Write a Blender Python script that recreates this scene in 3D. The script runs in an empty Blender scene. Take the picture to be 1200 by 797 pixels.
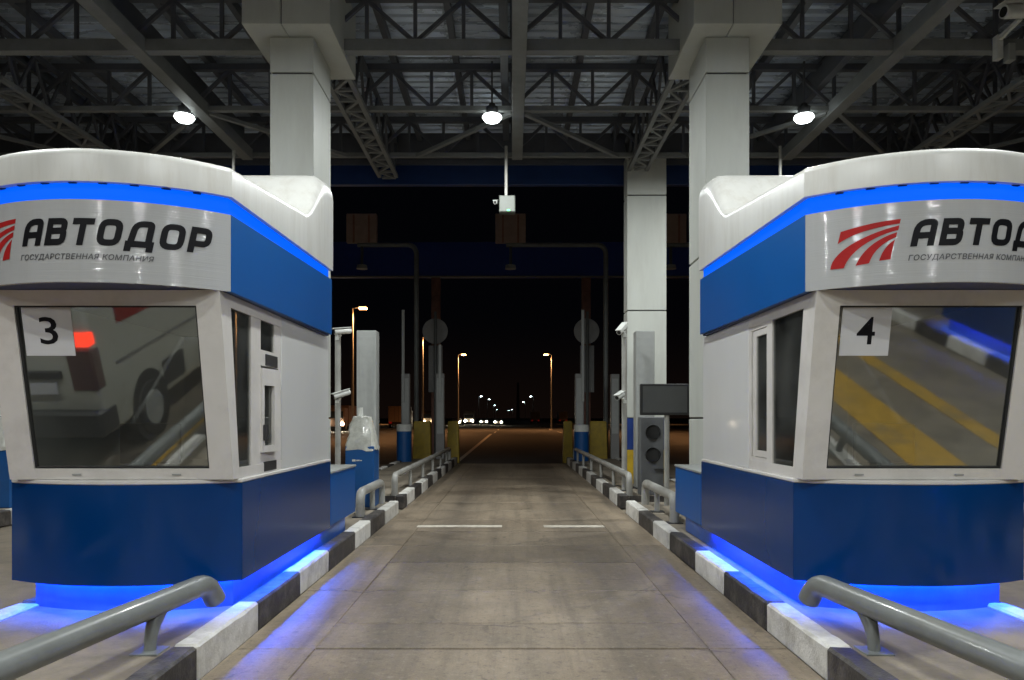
import bpy, bmesh, math, random
from mathutils import Vector, Matrix
R = math.radians
rnd = random.Random(7)
sc = bpy.context.scene
C = sc.collection

# ------------------------------------------------------------------ camera
cam_d = bpy.data.cameras.new('camera')
cam = bpy.data.objects.new('camera', cam_d); C.objects.link(cam)
cam.location = (0, 0, 1.5); cam.rotation_euler = (R(90), 0, 0)
cam_d.sensor_width = 36; cam_d.lens = 25.5; cam_d.shift_y = 0.0763
cam_d.clip_start = 0.05; cam_d.clip_end = 6000
sc.camera = cam
# ------------------------------------------------------------------ night sky
w = bpy.data.worlds.new('World'); sc.world = w; w.use_nodes = True
nt = w.node_tree; bg = nt.nodes['Background']
sky = nt.nodes.new('ShaderNodeTexSky'); sky.sky_type = 'NISHITA'; sky.sun_disc = False
sky.sun_elevation = R(-8); sky.sun_rotation = R(200)
# night sky plus the even brown glow of town light low over the whole horizon
tcw = nt.nodes.new('ShaderNodeTexCoord'); sep = nt.nodes.new('ShaderNodeSeparateXYZ'); nt.links.new(tcw.outputs['Generated'], sep.inputs[0])
mrw = nt.nodes.new('ShaderNodeMapRange'); mrw.interpolation_type = 'SMOOTHERSTEP'; mrw.inputs['From Min'].default_value = -0.02; mrw.inputs['From Max'].default_value = 0.17
mrw.inputs['To Min'].default_value = 1.0; mrw.inputs['To Max'].default_value = 0.0; nt.links.new(sep.outputs[2], mrw.inputs[0])
mixw = nt.nodes.new('ShaderNodeMix'); mixw.data_type = 'RGBA'; nt.links.new(mrw.outputs[0], mixw.inputs['Factor'])
mixw.inputs['A'].default_value = (0.0007, 0.0008, 0.0013, 1); mixw.inputs['B'].default_value = (0.0040, 0.0023, 0.0017, 1)
bg2 = nt.nodes.new('ShaderNodeBackground'); nt.links.new(mixw.outputs['Result'], bg2.inputs[0])
addw = nt.nodes.new('ShaderNodeAddShader'); nt.links.new(bg.outputs[0], addw.inputs[0]); nt.links.new(bg2.outputs[0], addw.inputs[1])
nt.links.new(addw.outputs[0], nt.nodes['World Output'].inputs[0])
nt.links.new(sky.outputs[0], bg.inputs[0]); bg.inputs[1].default_value = 0.004
# ------------------------------------------------------------------ exposure / render
sc.view_settings.view_transform = 'Standard'; sc.view_settings.look = 'None'
sc.view_settings.exposure = 0; sc.view_settings.gamma = 1
sc.render.engine = 'CYCLES'
sc.cycles.use_denoising = True
sc.cycles.max_bounces = 7; sc.cycles.diffuse_bounces = 4; sc.cycles.glossy_bounces = 4
sc.cycles.transmission_bounces = 6; sc.cycles.transparent_max_bounces = 12
sc.cycles.caustics_reflective = False; sc.cycles.caustics_refractive = False
sc.cycles.sample_clamp_indirect = 6
FLOOD_W = 202.0
FLOOD_C = (0.955, 1.0, 0.985)
LED_C = (0.0, 0.095, 1.0)

# ------------------------------------------------------------------ materials
MATS = {}
def mat(name, col, rough=0.5, metal=0.0, var=0.12, scale=6.0, bump=0.0, coat=0.0, bscale=60.0, dirt=None, dirt_amt=0.0, dscale=2.0, rnd_obj=0.0, stretch=(1, 1, 1), rvar=0.1):
    if name in MATS: return MATS[name]
    m = bpy.data.materials.new(name); m.use_nodes = True
    n = m.node_tree.nodes; l = m.node_tree.links
    b = n['Principled BSDF']
    tc = n.new('ShaderNodeTexCoord')
    mp = n.new('ShaderNodeMapping'); mp.inputs['Scale'].default_value = stretch
    l.new(tc.outputs['Object'], mp.inputs[0])
    nz = n.new('ShaderNodeTexNoise'); nz.inputs['Scale'].default_value = scale; nz.inputs['Detail'].default_value = 6; nz.inputs['Roughness'].default_value = 0.6
    l.new(mp.outputs[0], nz.inputs['Vector'])
    mr = n.new('ShaderNodeMapRange'); mr.inputs['From Min'].default_value = 0.3; mr.inputs['From Max'].default_value = 0.7
    mr.inputs['To Min'].default_value = 1 - var; mr.inputs['To Max'].default_value = 1 + var
    l.new(nz.outputs[0], mr.inputs[0])
    mx = n.new('ShaderNodeMix'); mx.data_type = 'RGBA'; mx.blend_type = 'MULTIPLY'; mx.inputs['Factor'].default_value = 1
    mx.inputs['A'].default_value = (*col, 1)
    if rnd_obj:
        oi = n.new('ShaderNodeObjectInfo'); m2 = n.new('ShaderNodeMapRange')
        m2.inputs['To Min'].default_value = 1 - rnd_obj; m2.inputs['To Max'].default_value = 1 + rnd_obj
        l.new(oi.outputs['Random'], m2.inputs[0])
        mm = n.new('ShaderNodeMath'); mm.operation = 'MULTIPLY'
        l.new(mr.outputs[0], mm.inputs[0]); l.new(m2.outputs[0], mm.inputs[1])
        l.new(mm.outputs[0], mx.inputs['B'])
    else:
        l.new(mr.outputs[0], mx.inputs['B'])
    out = mx.outputs['Result']
    if dirt:
        dz = n.new('ShaderNodeTexNoise'); dz.inputs['Scale'].default_value = dscale; dz.inputs['Detail'].default_value = 9; dz.inputs['Roughness'].default_value = 0.72
        l.new(mp.outputs[0], dz.inputs['Vector'])
        dr = n.new('ShaderNodeMapRange'); dr.inputs['From Min'].default_value = 0.47; dr.inputs['From Max'].default_value = 0.72; dr.inputs['To Max'].default_value = dirt_amt
        l.new(dz.outputs[0], dr.inputs[0])
        dm = n.new('ShaderNodeMix'); dm.data_type = 'RGBA'
        l.new(dr.outputs[0], dm.inputs['Factor']); l.new(out, dm.inputs['A']); dm.inputs['B'].default_value = (*dirt, 1)
        out = dm.outputs['Result']
    l.new(out, b.inputs['Base Color'])
    b.inputs['Metallic'].default_value = metal
    rr = n.new('ShaderNodeMapRange'); rr.inputs['From Min'].default_value = 0.3; rr.inputs['From Max'].default_value = 0.7
    rr.inputs['To Min'].default_value = max(0.02, rough * (1 - rvar)); rr.inputs['To Max'].default_value = min(1, rough * (1 + rvar))
    l.new(nz.outputs[0], rr.inputs[0]); l.new(rr.outputs[0], b.inputs['Roughness'])
    b.inputs['Coat Weight'].default_value = coat; b.inputs['Coat Roughness'].default_value = 0.08
    if bump:
        bz = n.new('ShaderNodeTexNoise'); bz.inputs['Scale'].default_value = bscale; bz.inputs['Detail'].default_value = 5
        l.new(mp.outputs[0], bz.inputs['Vector'])
        bp = n.new('ShaderNodeBump'); bp.inputs['Strength'].default_value = bump; bp.inputs['Distance'].default_value = 0.01
        l.new(bz.outputs[0], bp.inputs['Height']); l.new(bp.outputs[0], b.inputs['Normal'])
    MATS[name] = m
    return m
def emit(name, col, strength):
    if name in MATS: return MATS[name]
    m = bpy.data.materials.new(name); m.use_nodes = True
    b = m.node_tree.nodes['Principled BSDF']
    b.inputs['Base Color'].default_value = (*[min(0.6, c * 0.12 + 0.01) for c in col], 1)
    b.inputs['Emission Color'].default_value = (*col, 1); b.inputs['Emission Strength'].default_value = strength
    b.inputs['Roughness'].default_value = 0.4; b.inputs['Specular IOR Level'].default_value = 0.0
    MATS[name] = m
    return m
def glass(name, tint=(0.35, 0.38, 0.37), refl=0.3, rough=0.012, dust=0.12):
    if name in MATS: return MATS[name]
    m = bpy.data.materials.new(name); m.use_nodes = True
    n = m.node_tree.nodes; l = m.node_tree.links
    n.remove(n['Principled BSDF'])
    t = n.new('ShaderNodeBsdfTransparent'); t.inputs[0].default_value = (*tint, 1)
    g = n.new('ShaderNodeBsdfGlossy'); g.inputs['Roughness'].default_value = rough; g.inputs[0].default_value = (0.9, 0.92, 0.88, 1)
    lw = n.new('ShaderNodeFresnel'); lw.inputs[0].default_value = 1.5
    ad = n.new('ShaderNodeMath'); ad.operation = 'ADD'; ad.use_clamp = True; ad.inputs[1].default_value = refl
    l.new(lw.outputs[0], ad.inputs[0])
    mx = n.new('ShaderNodeMixShader'); l.new(ad.outputs[0], mx.inputs[0]); l.new(t.outputs[0], mx.inputs[1]); l.new(g.outputs[0], mx.inputs[2])
    df = n.new('ShaderNodeBsdfDiffuse'); df.inputs[0].default_value = (0.45, 0.46, 0.43, 1)
    tcg = n.new('ShaderNodeTexCoord'); dz = n.new('ShaderNodeTexNoise'); dz.inputs['Scale'].default_value = 2.2; dz.inputs['Detail'].default_value = 7; l.new(tcg.outputs['Object'], dz.inputs['Vector'])
    dr = n.new('ShaderNodeMapRange'); dr.inputs['From Min'].default_value = 0.3; dr.inputs['From Max'].default_value = 0.75; dr.inputs['To Min'].default_value = 0.015; dr.inputs['To Max'].default_value = dust; l.new(dz.outputs[0], dr.inputs[0])
    m2 = n.new('ShaderNodeMixShader'); l.new(dr.outputs[0], m2.inputs[0]); l.new(mx.outputs[0], m2.inputs[1]); l.new(df.outputs[0], m2.inputs[2])
    l.new(m2.outputs[0], n['Material Output'].inputs[0])
    MATS[name] = m
    return m

def slab_material():
    m = bpy.data.materials.new('lane_concrete'); m.use_nodes = True
    n = m.node_tree.nodes; l = m.node_tree.links; b = n['Principled BSDF']
    tc = n.new('ShaderNodeTexCoord'); co = tc.outputs['Object']
    def noise(scale, det=8, rough=0.65, vec=co, dist=0.0):
        z = n.new('ShaderNodeTexNoise'); z.inputs['Scale'].default_value = scale; z.inputs['Detail'].default_value = det
        z.inputs['Roughness'].default_value = rough; z.inputs['Distortion'].default_value = dist; l.new(vec, z.inputs['Vector']); return z.outputs[0]
    def rng(v, a, bb, c, d):
        r = n.new('ShaderNodeMapRange'); r.inputs['From Min'].default_value = a; r.inputs['From Max'].default_value = bb
        r.inputs['To Min'].default_value = c; r.inputs['To Max'].default_value = d; l.new(v, r.inputs[0]); return r.outputs[0]
    def mul(a, bb):
        k = n.new('ShaderNodeMath'); k.operation = 'MULTIPLY'
        for i, v in enumerate((a, bb)):
            if isinstance(v, float): k.inputs[i].default_value = v
            else: l.new(v, k.inputs[i])
        return k.outputs[0]
    def mix(f, a, bb):
        x = n.new('ShaderNodeMix'); x.data_type = 'RGBA'; l.new(f, x.inputs['Factor'])
        for k, v in (('A', a), ('B', bb)):
            if isinstance(v, tuple): x.inputs[k].default_value = (*v, 1)
            else: l.new(v, x.inputs[k])
        return x.outputs['Result']
    big = noise(0.55, 6); mid = noise(3.2, 9, 0.7); fine = noise(70, 4)
    col = mix(rng(big, 0.35, 0.65, 0, 1), (0.225, 0.172, 0.118), (0.320, 0.255, 0.182))
    col = mix(rng(mid, 0.44, 0.74, 0, 0.6), col, (0.100, 0.078, 0.056))
    # streaks worn along the driving direction
    mp = n.new('ShaderNodeMapping'); mp.inputs['Scale'].default_value = (5.0, 0.25, 1); l.new(co, mp.inputs[0])
    st = noise(1.0, 7, 0.7, mp.outputs[0])
    col = mix(rng(st, 0.45, 0.72, 0, 0.75), col, (0.095, 0.078, 0.060))
    # oil drips along the middle of the lane
    vo = n.new('ShaderNodeTexVoronoi'); vo.inputs['Scale'].default_value = 4.2; l.new(co, vo.inputs['Vector'])
    sx = n.new('ShaderNodeSeparateXYZ'); l.new(co, sx.inputs[0])
    ab = n.new('ShaderNodeMath'); ab.operation = 'ABSOLUTE'; l.new(sx.outputs[0], ab.inputs[0])
    drip = mul(rng(vo.outputs['Distance'], 0.06, 0.14, 1, 0), rng(noise(1.7, 3), 0.46, 0.54, 0, 1))
    drip = mul(drip, rng(ab.outputs[0], 0.35, 0.75, 1, 0))
    col = mix(drip, col, (0.02, 0.018, 0.016))
    # hairline cracks
    wz = n.new('ShaderNodeTexNoise'); wz.inputs['Scale'].default_value = 2.5; wz.inputs['Detail'].default_value = 6; l.new(co, wz.inputs['Vector'])
    wm = n.new('ShaderNodeMix'); wm.data_type = 'RGBA'; wm.blend_type = 'ADD'; wm.inputs['Factor'].default_value = 0.55; l.new(co, wm.inputs['A']); l.new(wz.outputs['Color'], wm.inputs['B'])
    ve = n.new('ShaderNodeTexVoronoi'); ve.feature = 'DISTANCE_TO_EDGE'; ve.inputs['Scale'].default_value = 0.55; l.new(wm.outputs['Result'], ve.inputs['Vector'])
    crack = mul(rng(ve.outputs['Distance'], 0.003, 0.009, 1, 0), rng(noise(0.9, 3), 0.50, 0.58, 0, 0.5))
    col = mix(crack, col, (0.04, 0.032, 0.026))
    # lighter worn band in the middle, darker tyre tracks
    trk = rng(ab.outputs[0], 0.35, 0.8, 0, 1)
    trk2 = rng(ab.outputs[0], 0.95, 1.35, 1, 0)
    col = mix(mul(mul(trk, trk2), 0.46), col, (0.085, 0.070, 0.055))
    spk = noise(16, 10, 0.8)
    col = mix(rng(spk, 0.54, 0.66, 0, 0.6), col, (0.33, 0.29, 0.235))
    col = mix(rng(spk, 0.46, 0.36, 0, 0.7), col, (0.06, 0.05, 0.04))
    oi = n.new('ShaderNodeObjectInfo')
    hv = n.new('ShaderNodeHueSaturation'); l.new(rng(oi.outputs['Random'], 0, 1, 0.84, 1.12), hv.inputs['Value']); l.new(col, hv.inputs['Color'])
    g = rng(fine, 0.3, 0.7, 0.86, 1.12)
    h2 = n.new('ShaderNodeHueSaturation'); l.new(g, h2.inputs['Value']); l.new(hv.outputs[0], h2.inputs['Color'])
    l.new(h2.outputs[0], b.inputs['Base Color'])
    l.new(rng(mid, 0.3, 0.7, 0.62, 0.42), b.inputs['Roughness'])
    bp = n.new('ShaderNodeBump'); bp.inputs['Strength'].default_value = 0.35; bp.inputs['Distance'].default_value = 0.006
    l.new(noise(45, 8, 0.7), bp.inputs['Height']); l.new(bp.outputs[0], b.inputs['Normal'])
    MATS['lane_concrete'] = m
    return m

M_SLAB = slab_material()
M_JOINT = mat('joint_dirt', (0.02, 0.018, 0.016), 0.9)
M_ISLAND = mat('island_concrete', (0.22, 0.185, 0.14), 0.8, var=0.25, scale=3, bump=0.3, dirt=(0.08, 0.07, 0.055), dirt_amt=0.7)
M_PLAZA = mat('plaza_concrete', (0.21, 0.175, 0.13), 0.75, var=0.25, scale=1.2, bump=0.3, dirt=(0.07, 0.06, 0.05), dirt_amt=0.7)
M_ASPH = mat('asphalt', (0.045, 0.042, 0.040), 0.75, var=0.2, scale=0.8, bump=0.4, bscale=30)
M_EARTH = mat('earth', (0.05, 0.042, 0.03), 0.95, var=0.4, scale=0.05)
M_KW = mat('kerb_white_paint', (0.68, 0.66, 0.62), 0.7, var=0.10, scale=9, bump=0.4, dirt=(0.24, 0.215, 0.18), dirt_amt=0.75, dscale=3.0, rnd_obj=0.10)
M_KB = mat('kerb_black_paint', (0.035, 0.031, 0.03), 0.6, var=0.2, scale=9, bump=0.4, dirt=(0.17, 0.15, 0.13), dirt_amt=0.75, dscale=4.0, rnd_obj=0.2)
M_BLUE = mat('blue_panel', (0.0005, 0.082, 0.31), 0.36, var=0.04, scale=3, coat=0.0, rvar=0.04)
M_NAVY = mat('navy_skirt', (0.0, 0.034, 0.150), 0.17, var=0.05, scale=2, coat=0.04, rvar=0.03)
for _m, _v in ((M_BLUE, 0.22), (M_NAVY, 0.3)): _m.node_tree.nodes['Principled BSDF'].inputs['Specular IOR Level'].default_value = _v
M_NAVYSOF = mat('navy_soffit', (0.06, 0.07, 0.13), 0.6)
M_NOTCH = mat('shadow_notch_blue', (0.004, 0.02, 0.16), 0.5)  # dark blue painted as drip shadow on the light band
M_GRP = mat('white_moulded_roof', (0.58, 0.575, 0.545), 0.38, var=0.05, scale=2.5, coat=0.0, dirt=(0.42, 0.39, 0.34), dirt_amt=0.6, dscale=2.2, stretch=(3, 3, 0.4))
M_SIGN = mat('sign_panel_white', (0.42, 0.425, 0.43), 0.075, var=0.03, scale=3, coat=0.6, dirt=(0.40, 0.39, 0.36), dirt_amt=0.35, dscale=2, stretch=(4, 4, 0.3))
def streaky(m):
    n = m.node_tree.nodes; l = m.node_tree.links; b = n['Principled BSDF']
    tc = n.new('ShaderNodeTexCoord'); mp = n.new('ShaderNodeMapping'); mp.inputs['Scale'].default_value = (0.3, 0.3, 160); l.new(tc.outputs['Object'], mp.inputs[0])
    z = n.new('ShaderNodeTexNoise'); z.inputs['Scale'].default_value = 1.0; z.inputs['Detail'].default_value = 2; l.new(mp.outputs[0], z.inputs['Vector'])
    bp = n.new('ShaderNodeBump'); bp.inputs['Strength'].default_value = 0.5; bp.inputs['Distance'].default_value = 0.002; l.new(z.outputs[0], bp.inputs['Height'])
    l.new(bp.outputs[0], b.inputs['Normal']); l.new(bp.outputs[0], b.inputs['Coat Normal'])
    b.inputs['Coat Roughness'].default_value = 0.04
streaky(M_SIGN)
M_PVC = mat('white_pvc_frame', (0.62, 0.595, 0.565), 0.35, var=0.04, scale=4, dirt=(0.38, 0.35, 0.31), dirt_amt=0.4, dscale=2.6)
M_WALL = mat('white_wall_panel', (0.58, 0.58, 0.57), 0.38, var=0.03, scale=2, coat=0.05, dirt=(0.5, 0.49, 0.47), dirt_amt=0.35, dscale=0.8, stretch=(1, 1, 0.4))
M_PLINTH = mat('plinth_blue', (0.05, 0.16, 0.58), 0.4, var=0.15, scale=5, dirt=(0.03, 0.08, 0.30), dirt_amt=0.6)
M_RED = mat('logo_red', (0.36, 0.016, 0.016), 0.5)
M_RED.node_tree.nodes['Principled BSDF'].inputs['Specular IOR Level'].default_value = 0.15
M_INK = mat('black_lettering', (0.006, 0.006, 0.008), 0.55)
M_INK.node_tree.nodes['Principled BSDF'].inputs['Specular IOR Level'].default_value = 0.15
M_INK2 = mat('grey_lettering', (0.07, 0.07, 0.075), 0.4)
M_PAPER = mat('paper_sheet', (0.55, 0.55, 0.56), 0.6, var=0.03)
M_RUBBER = mat('black_rubber', (0.012, 0.012, 0.012), 0.6)
M_PIPE = mat('grey_painted_pipe', (0.17, 0.18, 0.175), 0.34, var=0.1, scale=8, coat=0.2, dirt=(0.12, 0.11, 0.09), dirt_amt=0.5, dscale=5)
M_PIPE2 = mat('worn_white_pipe', (0.34, 0.335, 0.31), 0.4, var=0.15, scale=8, dirt=(0.14, 0.13, 0.11), dirt_amt=0.7, dscale=4)
M_STEEL = mat('canopy_steel', (0.205, 0.215, 0.218), 0.5, var=0.12, scale=3, dirt=(0.09, 0.085, 0.08), dirt_amt=0.4)
M_STEELD = mat('canopy_steel_dark', (0.085, 0.09, 0.105), 0.5, var=0.15, scale=3)
M_DECK = mat('roof_deck_sheet', (0.45, 0.52, 0.62), 0.28, metal=0.35, var=0.2, scale=2.5, rnd_obj=0.3, stretch=(0.5, 2, 1))
M_CLAD = mat('column_cladding', (0.50, 0.515, 0.475), 0.45, var=0.05, scale=1.5, coat=0.0, dirt=(0.36, 0.35, 0.32), dirt_amt=0.4, dscale=1.2, stretch=(2, 2, 0.4))
M_FASC = mat('navy_fascia', (0.007, 0.030, 0.12), 0.4)
M_YEL = mat('yellow_paint', (0.46, 0.30, 0.012), 0.55, var=0.12, scale=6, dirt=(0.12, 0.09, 0.03), dirt_amt=0.6)
M_YELDIM = mat('dimmed_yellow_paint', (0.32, 0.22, 0.012), 0.6, var=0.2, scale=5, dirt=(0.07, 0.055, 0.02), dirt_amt=0.6)  # yellow darkened for the far blocks, lamp falloff put into the colour
M_CBLUE = mat('cabinet_blue', (0.004, 0.075, 0.26), 0.4, var=0.08, scale=5)
M_BBLUE = mat('base_blue_paint', (0.006, 0.03, 0.17), 0.5, var=0.1)
M_GREY = mat('grey_cabinet', (0.20, 0.195, 0.19), 0.45, var=0.1, scale=4)
M_GREYL = mat('light_grey_cabinet', (0.30, 0.31, 0.30), 0.45, var=0.1, scale=4)
M_DARK = mat('dark_metal', (0.03, 0.03, 0.032), 0.45)
M_BROWN = mat('rusty_red_post', (0.24, 0.11, 0.08), 0.6, var=0.3, scale=4)
M_CAMW = mat('camera_white', (0.62, 0.63, 0.60), 0.35)
M_WRAP = mat('plastic_wrap', (0.55, 0.55, 0.50), 0.22, var=0.15, scale=14, bump=0.8, bscale=18, coat=0.5)
M_GLASS = glass('booth_glass', (0.42, 0.44, 0.42), 0.24, 0.035, 0.06)
M_GLASSD = glass('side_glass', (0.45, 0.47, 0.47), 0.06)
M_LEDBAND = emit('blue_light_band', (0.0, 0.115, 1.0), 1.1)
M_LEDSTRIP = emit('blue_led_strip', LED_C, 170.0)
M_FLOOD = emit('flood_lens', (0.92, 1.0, 0.97), 12.0)
M_SODIUM = emit('sodium_lens', (1.0, 0.42, 0.13), 60.0)
M_WLAMP = emit('white_street_lens', (0.75, 0.95, 1.0), 40.0)
M_HEAD = emit('headlight_lens', (1.0, 0.86, 0.62), 260.0)
M_TAIL = emit('tail_lens', (1.0, 0.03, 0.015), 0.12)
M_TAILB = emit("tail_lens_bright", (1.0, 0.05, 0.02), 4.5)
M_GREENLED = emit('green_led', (0.1, 1.0, 0.35), 6.0)
M_WPAINT = mat('road_paint_white', (0.58, 0.53, 0.45), 0.6, var=0.15, scale=12, dirt=(0.28, 0.24, 0.19), dirt_amt=0.9, dscale=5)
M_YPAINT = mat('road_paint_yellow', (0.48, 0.28, 0.03), 0.6, var=0.2, scale=4, dirt=(0.22, 0.17, 0.09), dirt_amt=0.95, dscale=1.6)
M_VAN = mat('van_white_paint', (0.42, 0.42, 0.37), 0.3, var=0.05, coat=0.4, dirt=(0.4, 0.38, 0.32), dirt_amt=0.4)

# ------------------------------------------------------------------ mesh helpers
class MB:
    def __init__(s): s.v = []; s.f = []
    def add(s, vs, fs):
        k = len(s.v); s.v += [tuple(p) for p in vs]; s.f += [tuple(i + k for i in f) for f in fs]; return s
    def box(s, x0, x1, y0, y1, z0, z1):
        return s.add([(x0, y0, z0), (x1, y0, z0), (x1, y1, z0), (x0, y1, z0), (x0, y0, z1), (x1, y0, z1), (x1, y1, z1), (x0, y1, z1)],
                     [(3, 2, 1, 0), (4, 5, 6, 7), (0, 1, 5, 4), (1, 2, 6, 5), (2, 3, 7, 6), (3, 0, 4, 7)])
    def hexa(s, a, b):   # two quads, bottom and top
        return s.add(list(a) + list(b), [(3, 2, 1, 0), (4, 5, 6, 7), (0, 1, 5, 4), (1, 2, 6, 5), (2, 3, 7, 6), (3, 0, 4, 7)])
    def prism(s, poly, fn0, fn1):  # polygon mapped by fn0 and fn1 to two caps
        n = len(poly)
        return s.add([fn0(p) for p in poly] + [fn1(p) for p in poly],
                     [tuple(range(n))[::-1], tuple(range(n, 2 * n))] + [(i, (i + 1) % n, n + (i + 1) % n, n + i) for i in range(n)])
    def bar(s, a, b, wd, ht=None, up=(0, 0, 1)):
        ht = ht or wd; a = Vector(a); b = Vector(b); d = (b - a).normalized(); u = Vector(up)
        if abs(d.dot(u)) > 0.99: u = Vector((0, 1, 0))
        r = d.cross(u).normalized(); u = r.cross(d).normalized(); r *= wd / 2; u *= ht / 2
        return s.hexa([a - r - u, a + r - u, a + r + u, a - r + u], [b - r - u, b + r - u, b + r + u, b - r + u])
    def tube(s, path, rad, seg=12, cap=True):
        path = [Vector(p) for p in path]; n = len(path); k = len(s.v); pu = None
        rads = rad if isinstance(rad, (list, tuple)) else [rad] * n
        for i, p in enumerate(path):
            d = (path[min(i + 1, n - 1)] - path[max(i - 1, 0)]).normalized()
            if pu is None:
                pu = Vector((0, 0, 1)) if abs(d.z) < 0.9 else Vector((0, 1, 0))
            r = d.cross(pu).normalized(); pu = r.cross(d).normalized()
            for j in range(seg):
                a = 2 * math.pi * j / seg
                s.v.append(tuple(p + (r * math.cos(a) + pu * math.sin(a)) * rads[i]))
        for i in range(n - 1):
            for j in range(seg):
                s.f.append((k + i * seg + j, k + i * seg + (j + 1) % seg, k + (i + 1) * seg + (j + 1) % seg, k + (i + 1) * seg + j))
        if cap:
            s.f.append(tuple(k + j for j in range(seg))[::-1]); s.f.append(tuple(k + (n - 1) * seg + j for j in range(seg)))
        return s
    def cyl(s, a, b, r, seg=16): return s.tube([a, b], r, seg)
    def build(s, name, m, parent=None, bevel=0.0, smooth=False, kind=None, seg=1):
        o = Vector((0, 0, 0))
        p = parent
        while p is not None: o = o + p.location; p = p.parent
        bm = bmesh.new()
        vs = [bm.verts.new(Vector(v) - o) for v in s.v]
        for f in s.f:
            try: bm.faces.new([vs[i] for i in f])
            except ValueError: pass
        bmesh.ops.recalc_face_normals(bm, faces=bm.faces)
        if bevel:
            ed = [e for e in bm.edges if len(e.link_faces) == 2 and e.calc_face_angle(0) > R(30)]
            bmesh.ops.bevel(bm, geom=ed, offset=bevel, segments=seg, profile=0.5, affect='EDGES', clamp_overlap=True)
        me = bpy.data.meshes.new(name); bm.to_mesh(me); bm.free()
        if smooth:
            for pl in me.polygons: pl.use_smooth = True
            me.set_sharp_from_angle(angle=R(40))
        me.materials.append(m)
        ob = bpy.data.objects.new(name, me); C.objects.link(ob)
        if parent is not None: ob.parent = parent
        if kind: ob['kind'] = kind
        return ob
def thing(name, label, cat, loc, group=None):
    o = bpy.data.objects.new(name, None); C.objects.link(o); o.location = loc; o.empty_display_size = 0.2
    o['label'] = label; o['category'] = cat
    if group: o['group'] = group
    return o
def tag(o, label, cat, group=None):
    o['label'] = label; o['category'] = cat
    if group: o['group'] = group
    return o
def link_copy(src, parent, off):
    o = src.copy(); C.objects.link(o); o.parent = parent; o.location = Vector(src.location) + Vector(off); return o
def dup(root, loc, label, group=None):
    def rec(o, par):
        c = o.copy(); C.objects.link(c); c.parent = par
        for ch in o.children: rec(ch, c)
        return c
    r = rec(root, None); r.location = loc; r['label'] = label
    if group: r['group'] = group
    return r
def area(name, loc, size, watts, col, parent, rot=(0, 0, 0), spread=180, shape='DISK'):
    d = bpy.data.lights.new(name, 'AREA'); d.shape = shape; d.size = size; d.energy = watts; d.color = col; d.spread = R(spread)
    o = bpy.data.objects.new(name, d); C.objects.link(o)
    o.parent = parent; o.location = Vector(loc) - parent.location; o.rotation_euler = rot
    return o
def smoothstep(a, b, x):
    t = min(1, max(0, (x - a) / (b - a))); return t * t * (3 - 2 * t)

PITCH = 5.3
IW = 1.70            # island width, kerb to kerb
# ================================================================== setting
g = MB().add([(-3000, -400, -0.10), (3000, -400, -0.10), (3000, 5000, -0.10), (-3000, 5000, -0.10)], [(0, 1, 2, 3)]).build('ground', M_EARTH); g['kind'] = 'structure'
pz = MB().box(-40, 40, -14, 24.0, -0.09, -0.03).build('plaza', M_PLAZA, kind='structure')
rd = MB().add([(-34, 24.0, -0.03), (34, 24.0, -0.03), (26, 60, -0.03), (13, 140, -0.03), (11, 1600, -0.03), (-13, 1600, -0.03), (-16, 140, -0.03), (-28, 60, -0.03)], [tuple(range(8))]).build('road', M_ASPH, kind='structure')
# concrete lane with its slabs
lane = MB().box(-1.80, 1.80, -4, 24.0, -0.028, -0.022).build('lane', M_JOINT, kind='structure')
ys = [-4, -2.9, -1.8, -0.7, 0.4, 1.5, 2.6, 3.7, 4.72, 5.31, 6.31, 7.54, 8.56, 9.6, 10.75, 11.75, 12.9, 14.0, 15.1, 16.2, 17.3, 18.4, 19.5, 20.6, 21.7, 22.8, 24.0]
for i in range(len(ys) - 1):
    gap = rnd.uniform(0.009, 0.014)
    MB().box(-1.28, 1.28, ys[i] + gap, ys[i + 1] - gap, -0.021, 0.0 + rnd.uniform(-0.002, 0.002)).build('concrete_slab', M_SLAB, lane, bevel=0.004)
ys2 = ys[::2] if ys[-1] in ys[::2] else ys[::2] + [24.0]
for s in (-1, 1):
    for i in range(len(ys2) - 1):
        x0, x1 = sorted((s * 1.284, s * 1.795))
        MB().box(x0, x1, ys2[i] + 0.005, ys2[i + 1] - 0.005, -0.021, -0.001 + rnd.uniform(-0.002, 0.002)).build('concrete_slab', M_SLAB, lane, bevel=0.004)
for x0, x1 in ((-1.31, -0.14), (0.44, 1.27)):
    MB().box(x0, x1, 9.94, 10.13, 0.0025, 0.0055).build('painted_line', M_WPAINT, lane)
# far road markings
for x0, x1, x2, x3 in ((-1.75, -1.63, -0.9, -0.4), (1.63, 1.75, 3.4, 3.9)):
    pass
mk = MB()
mk.add([(-1.98, 24.2, -0.022), (-1.83, 24.2, -0.022), (-1.9, 70, -0.022), (-2.15, 70, -0.022)], [(0, 1, 2, 3)])
mk.add([(1.83, 24.2, -0.022), (1.98, 24.2, -0.022), (5.3, 70, -0.022), (5.1, 70, -0.022)], [(0, 1, 2, 3)])
for k in range(16):
    y0 = 75 + k * 18
    mk.add([(-1.9, y0, -0.022), (-1.75, y0, -0.022), (-1.75, y0 + 8, -0.022), (-1.9, y0 + 8, -0.022)], [(0, 1, 2, 3)])
    mk.add([(5.1, y0, -0.022), (5.25, y0, -0.022), (5.25, y0 + 8, -0.022), (5.1, y0 + 8, -0.022)], [(0, 1, 2, 3)])
mk.build('road_marking', M_WPAINT, kind='structure')
# yellow lane edge bands of the neighbouring lanes
for x0, x1 in ((4.25, 4.85), (5.45, 5.70), (-3.95, -3.80)):
    MB().box(x0, x1, -12, 5.0, -0.028, -0.022).build('yellow_lane_band', M_YPAINT, kind='structure')

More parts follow.
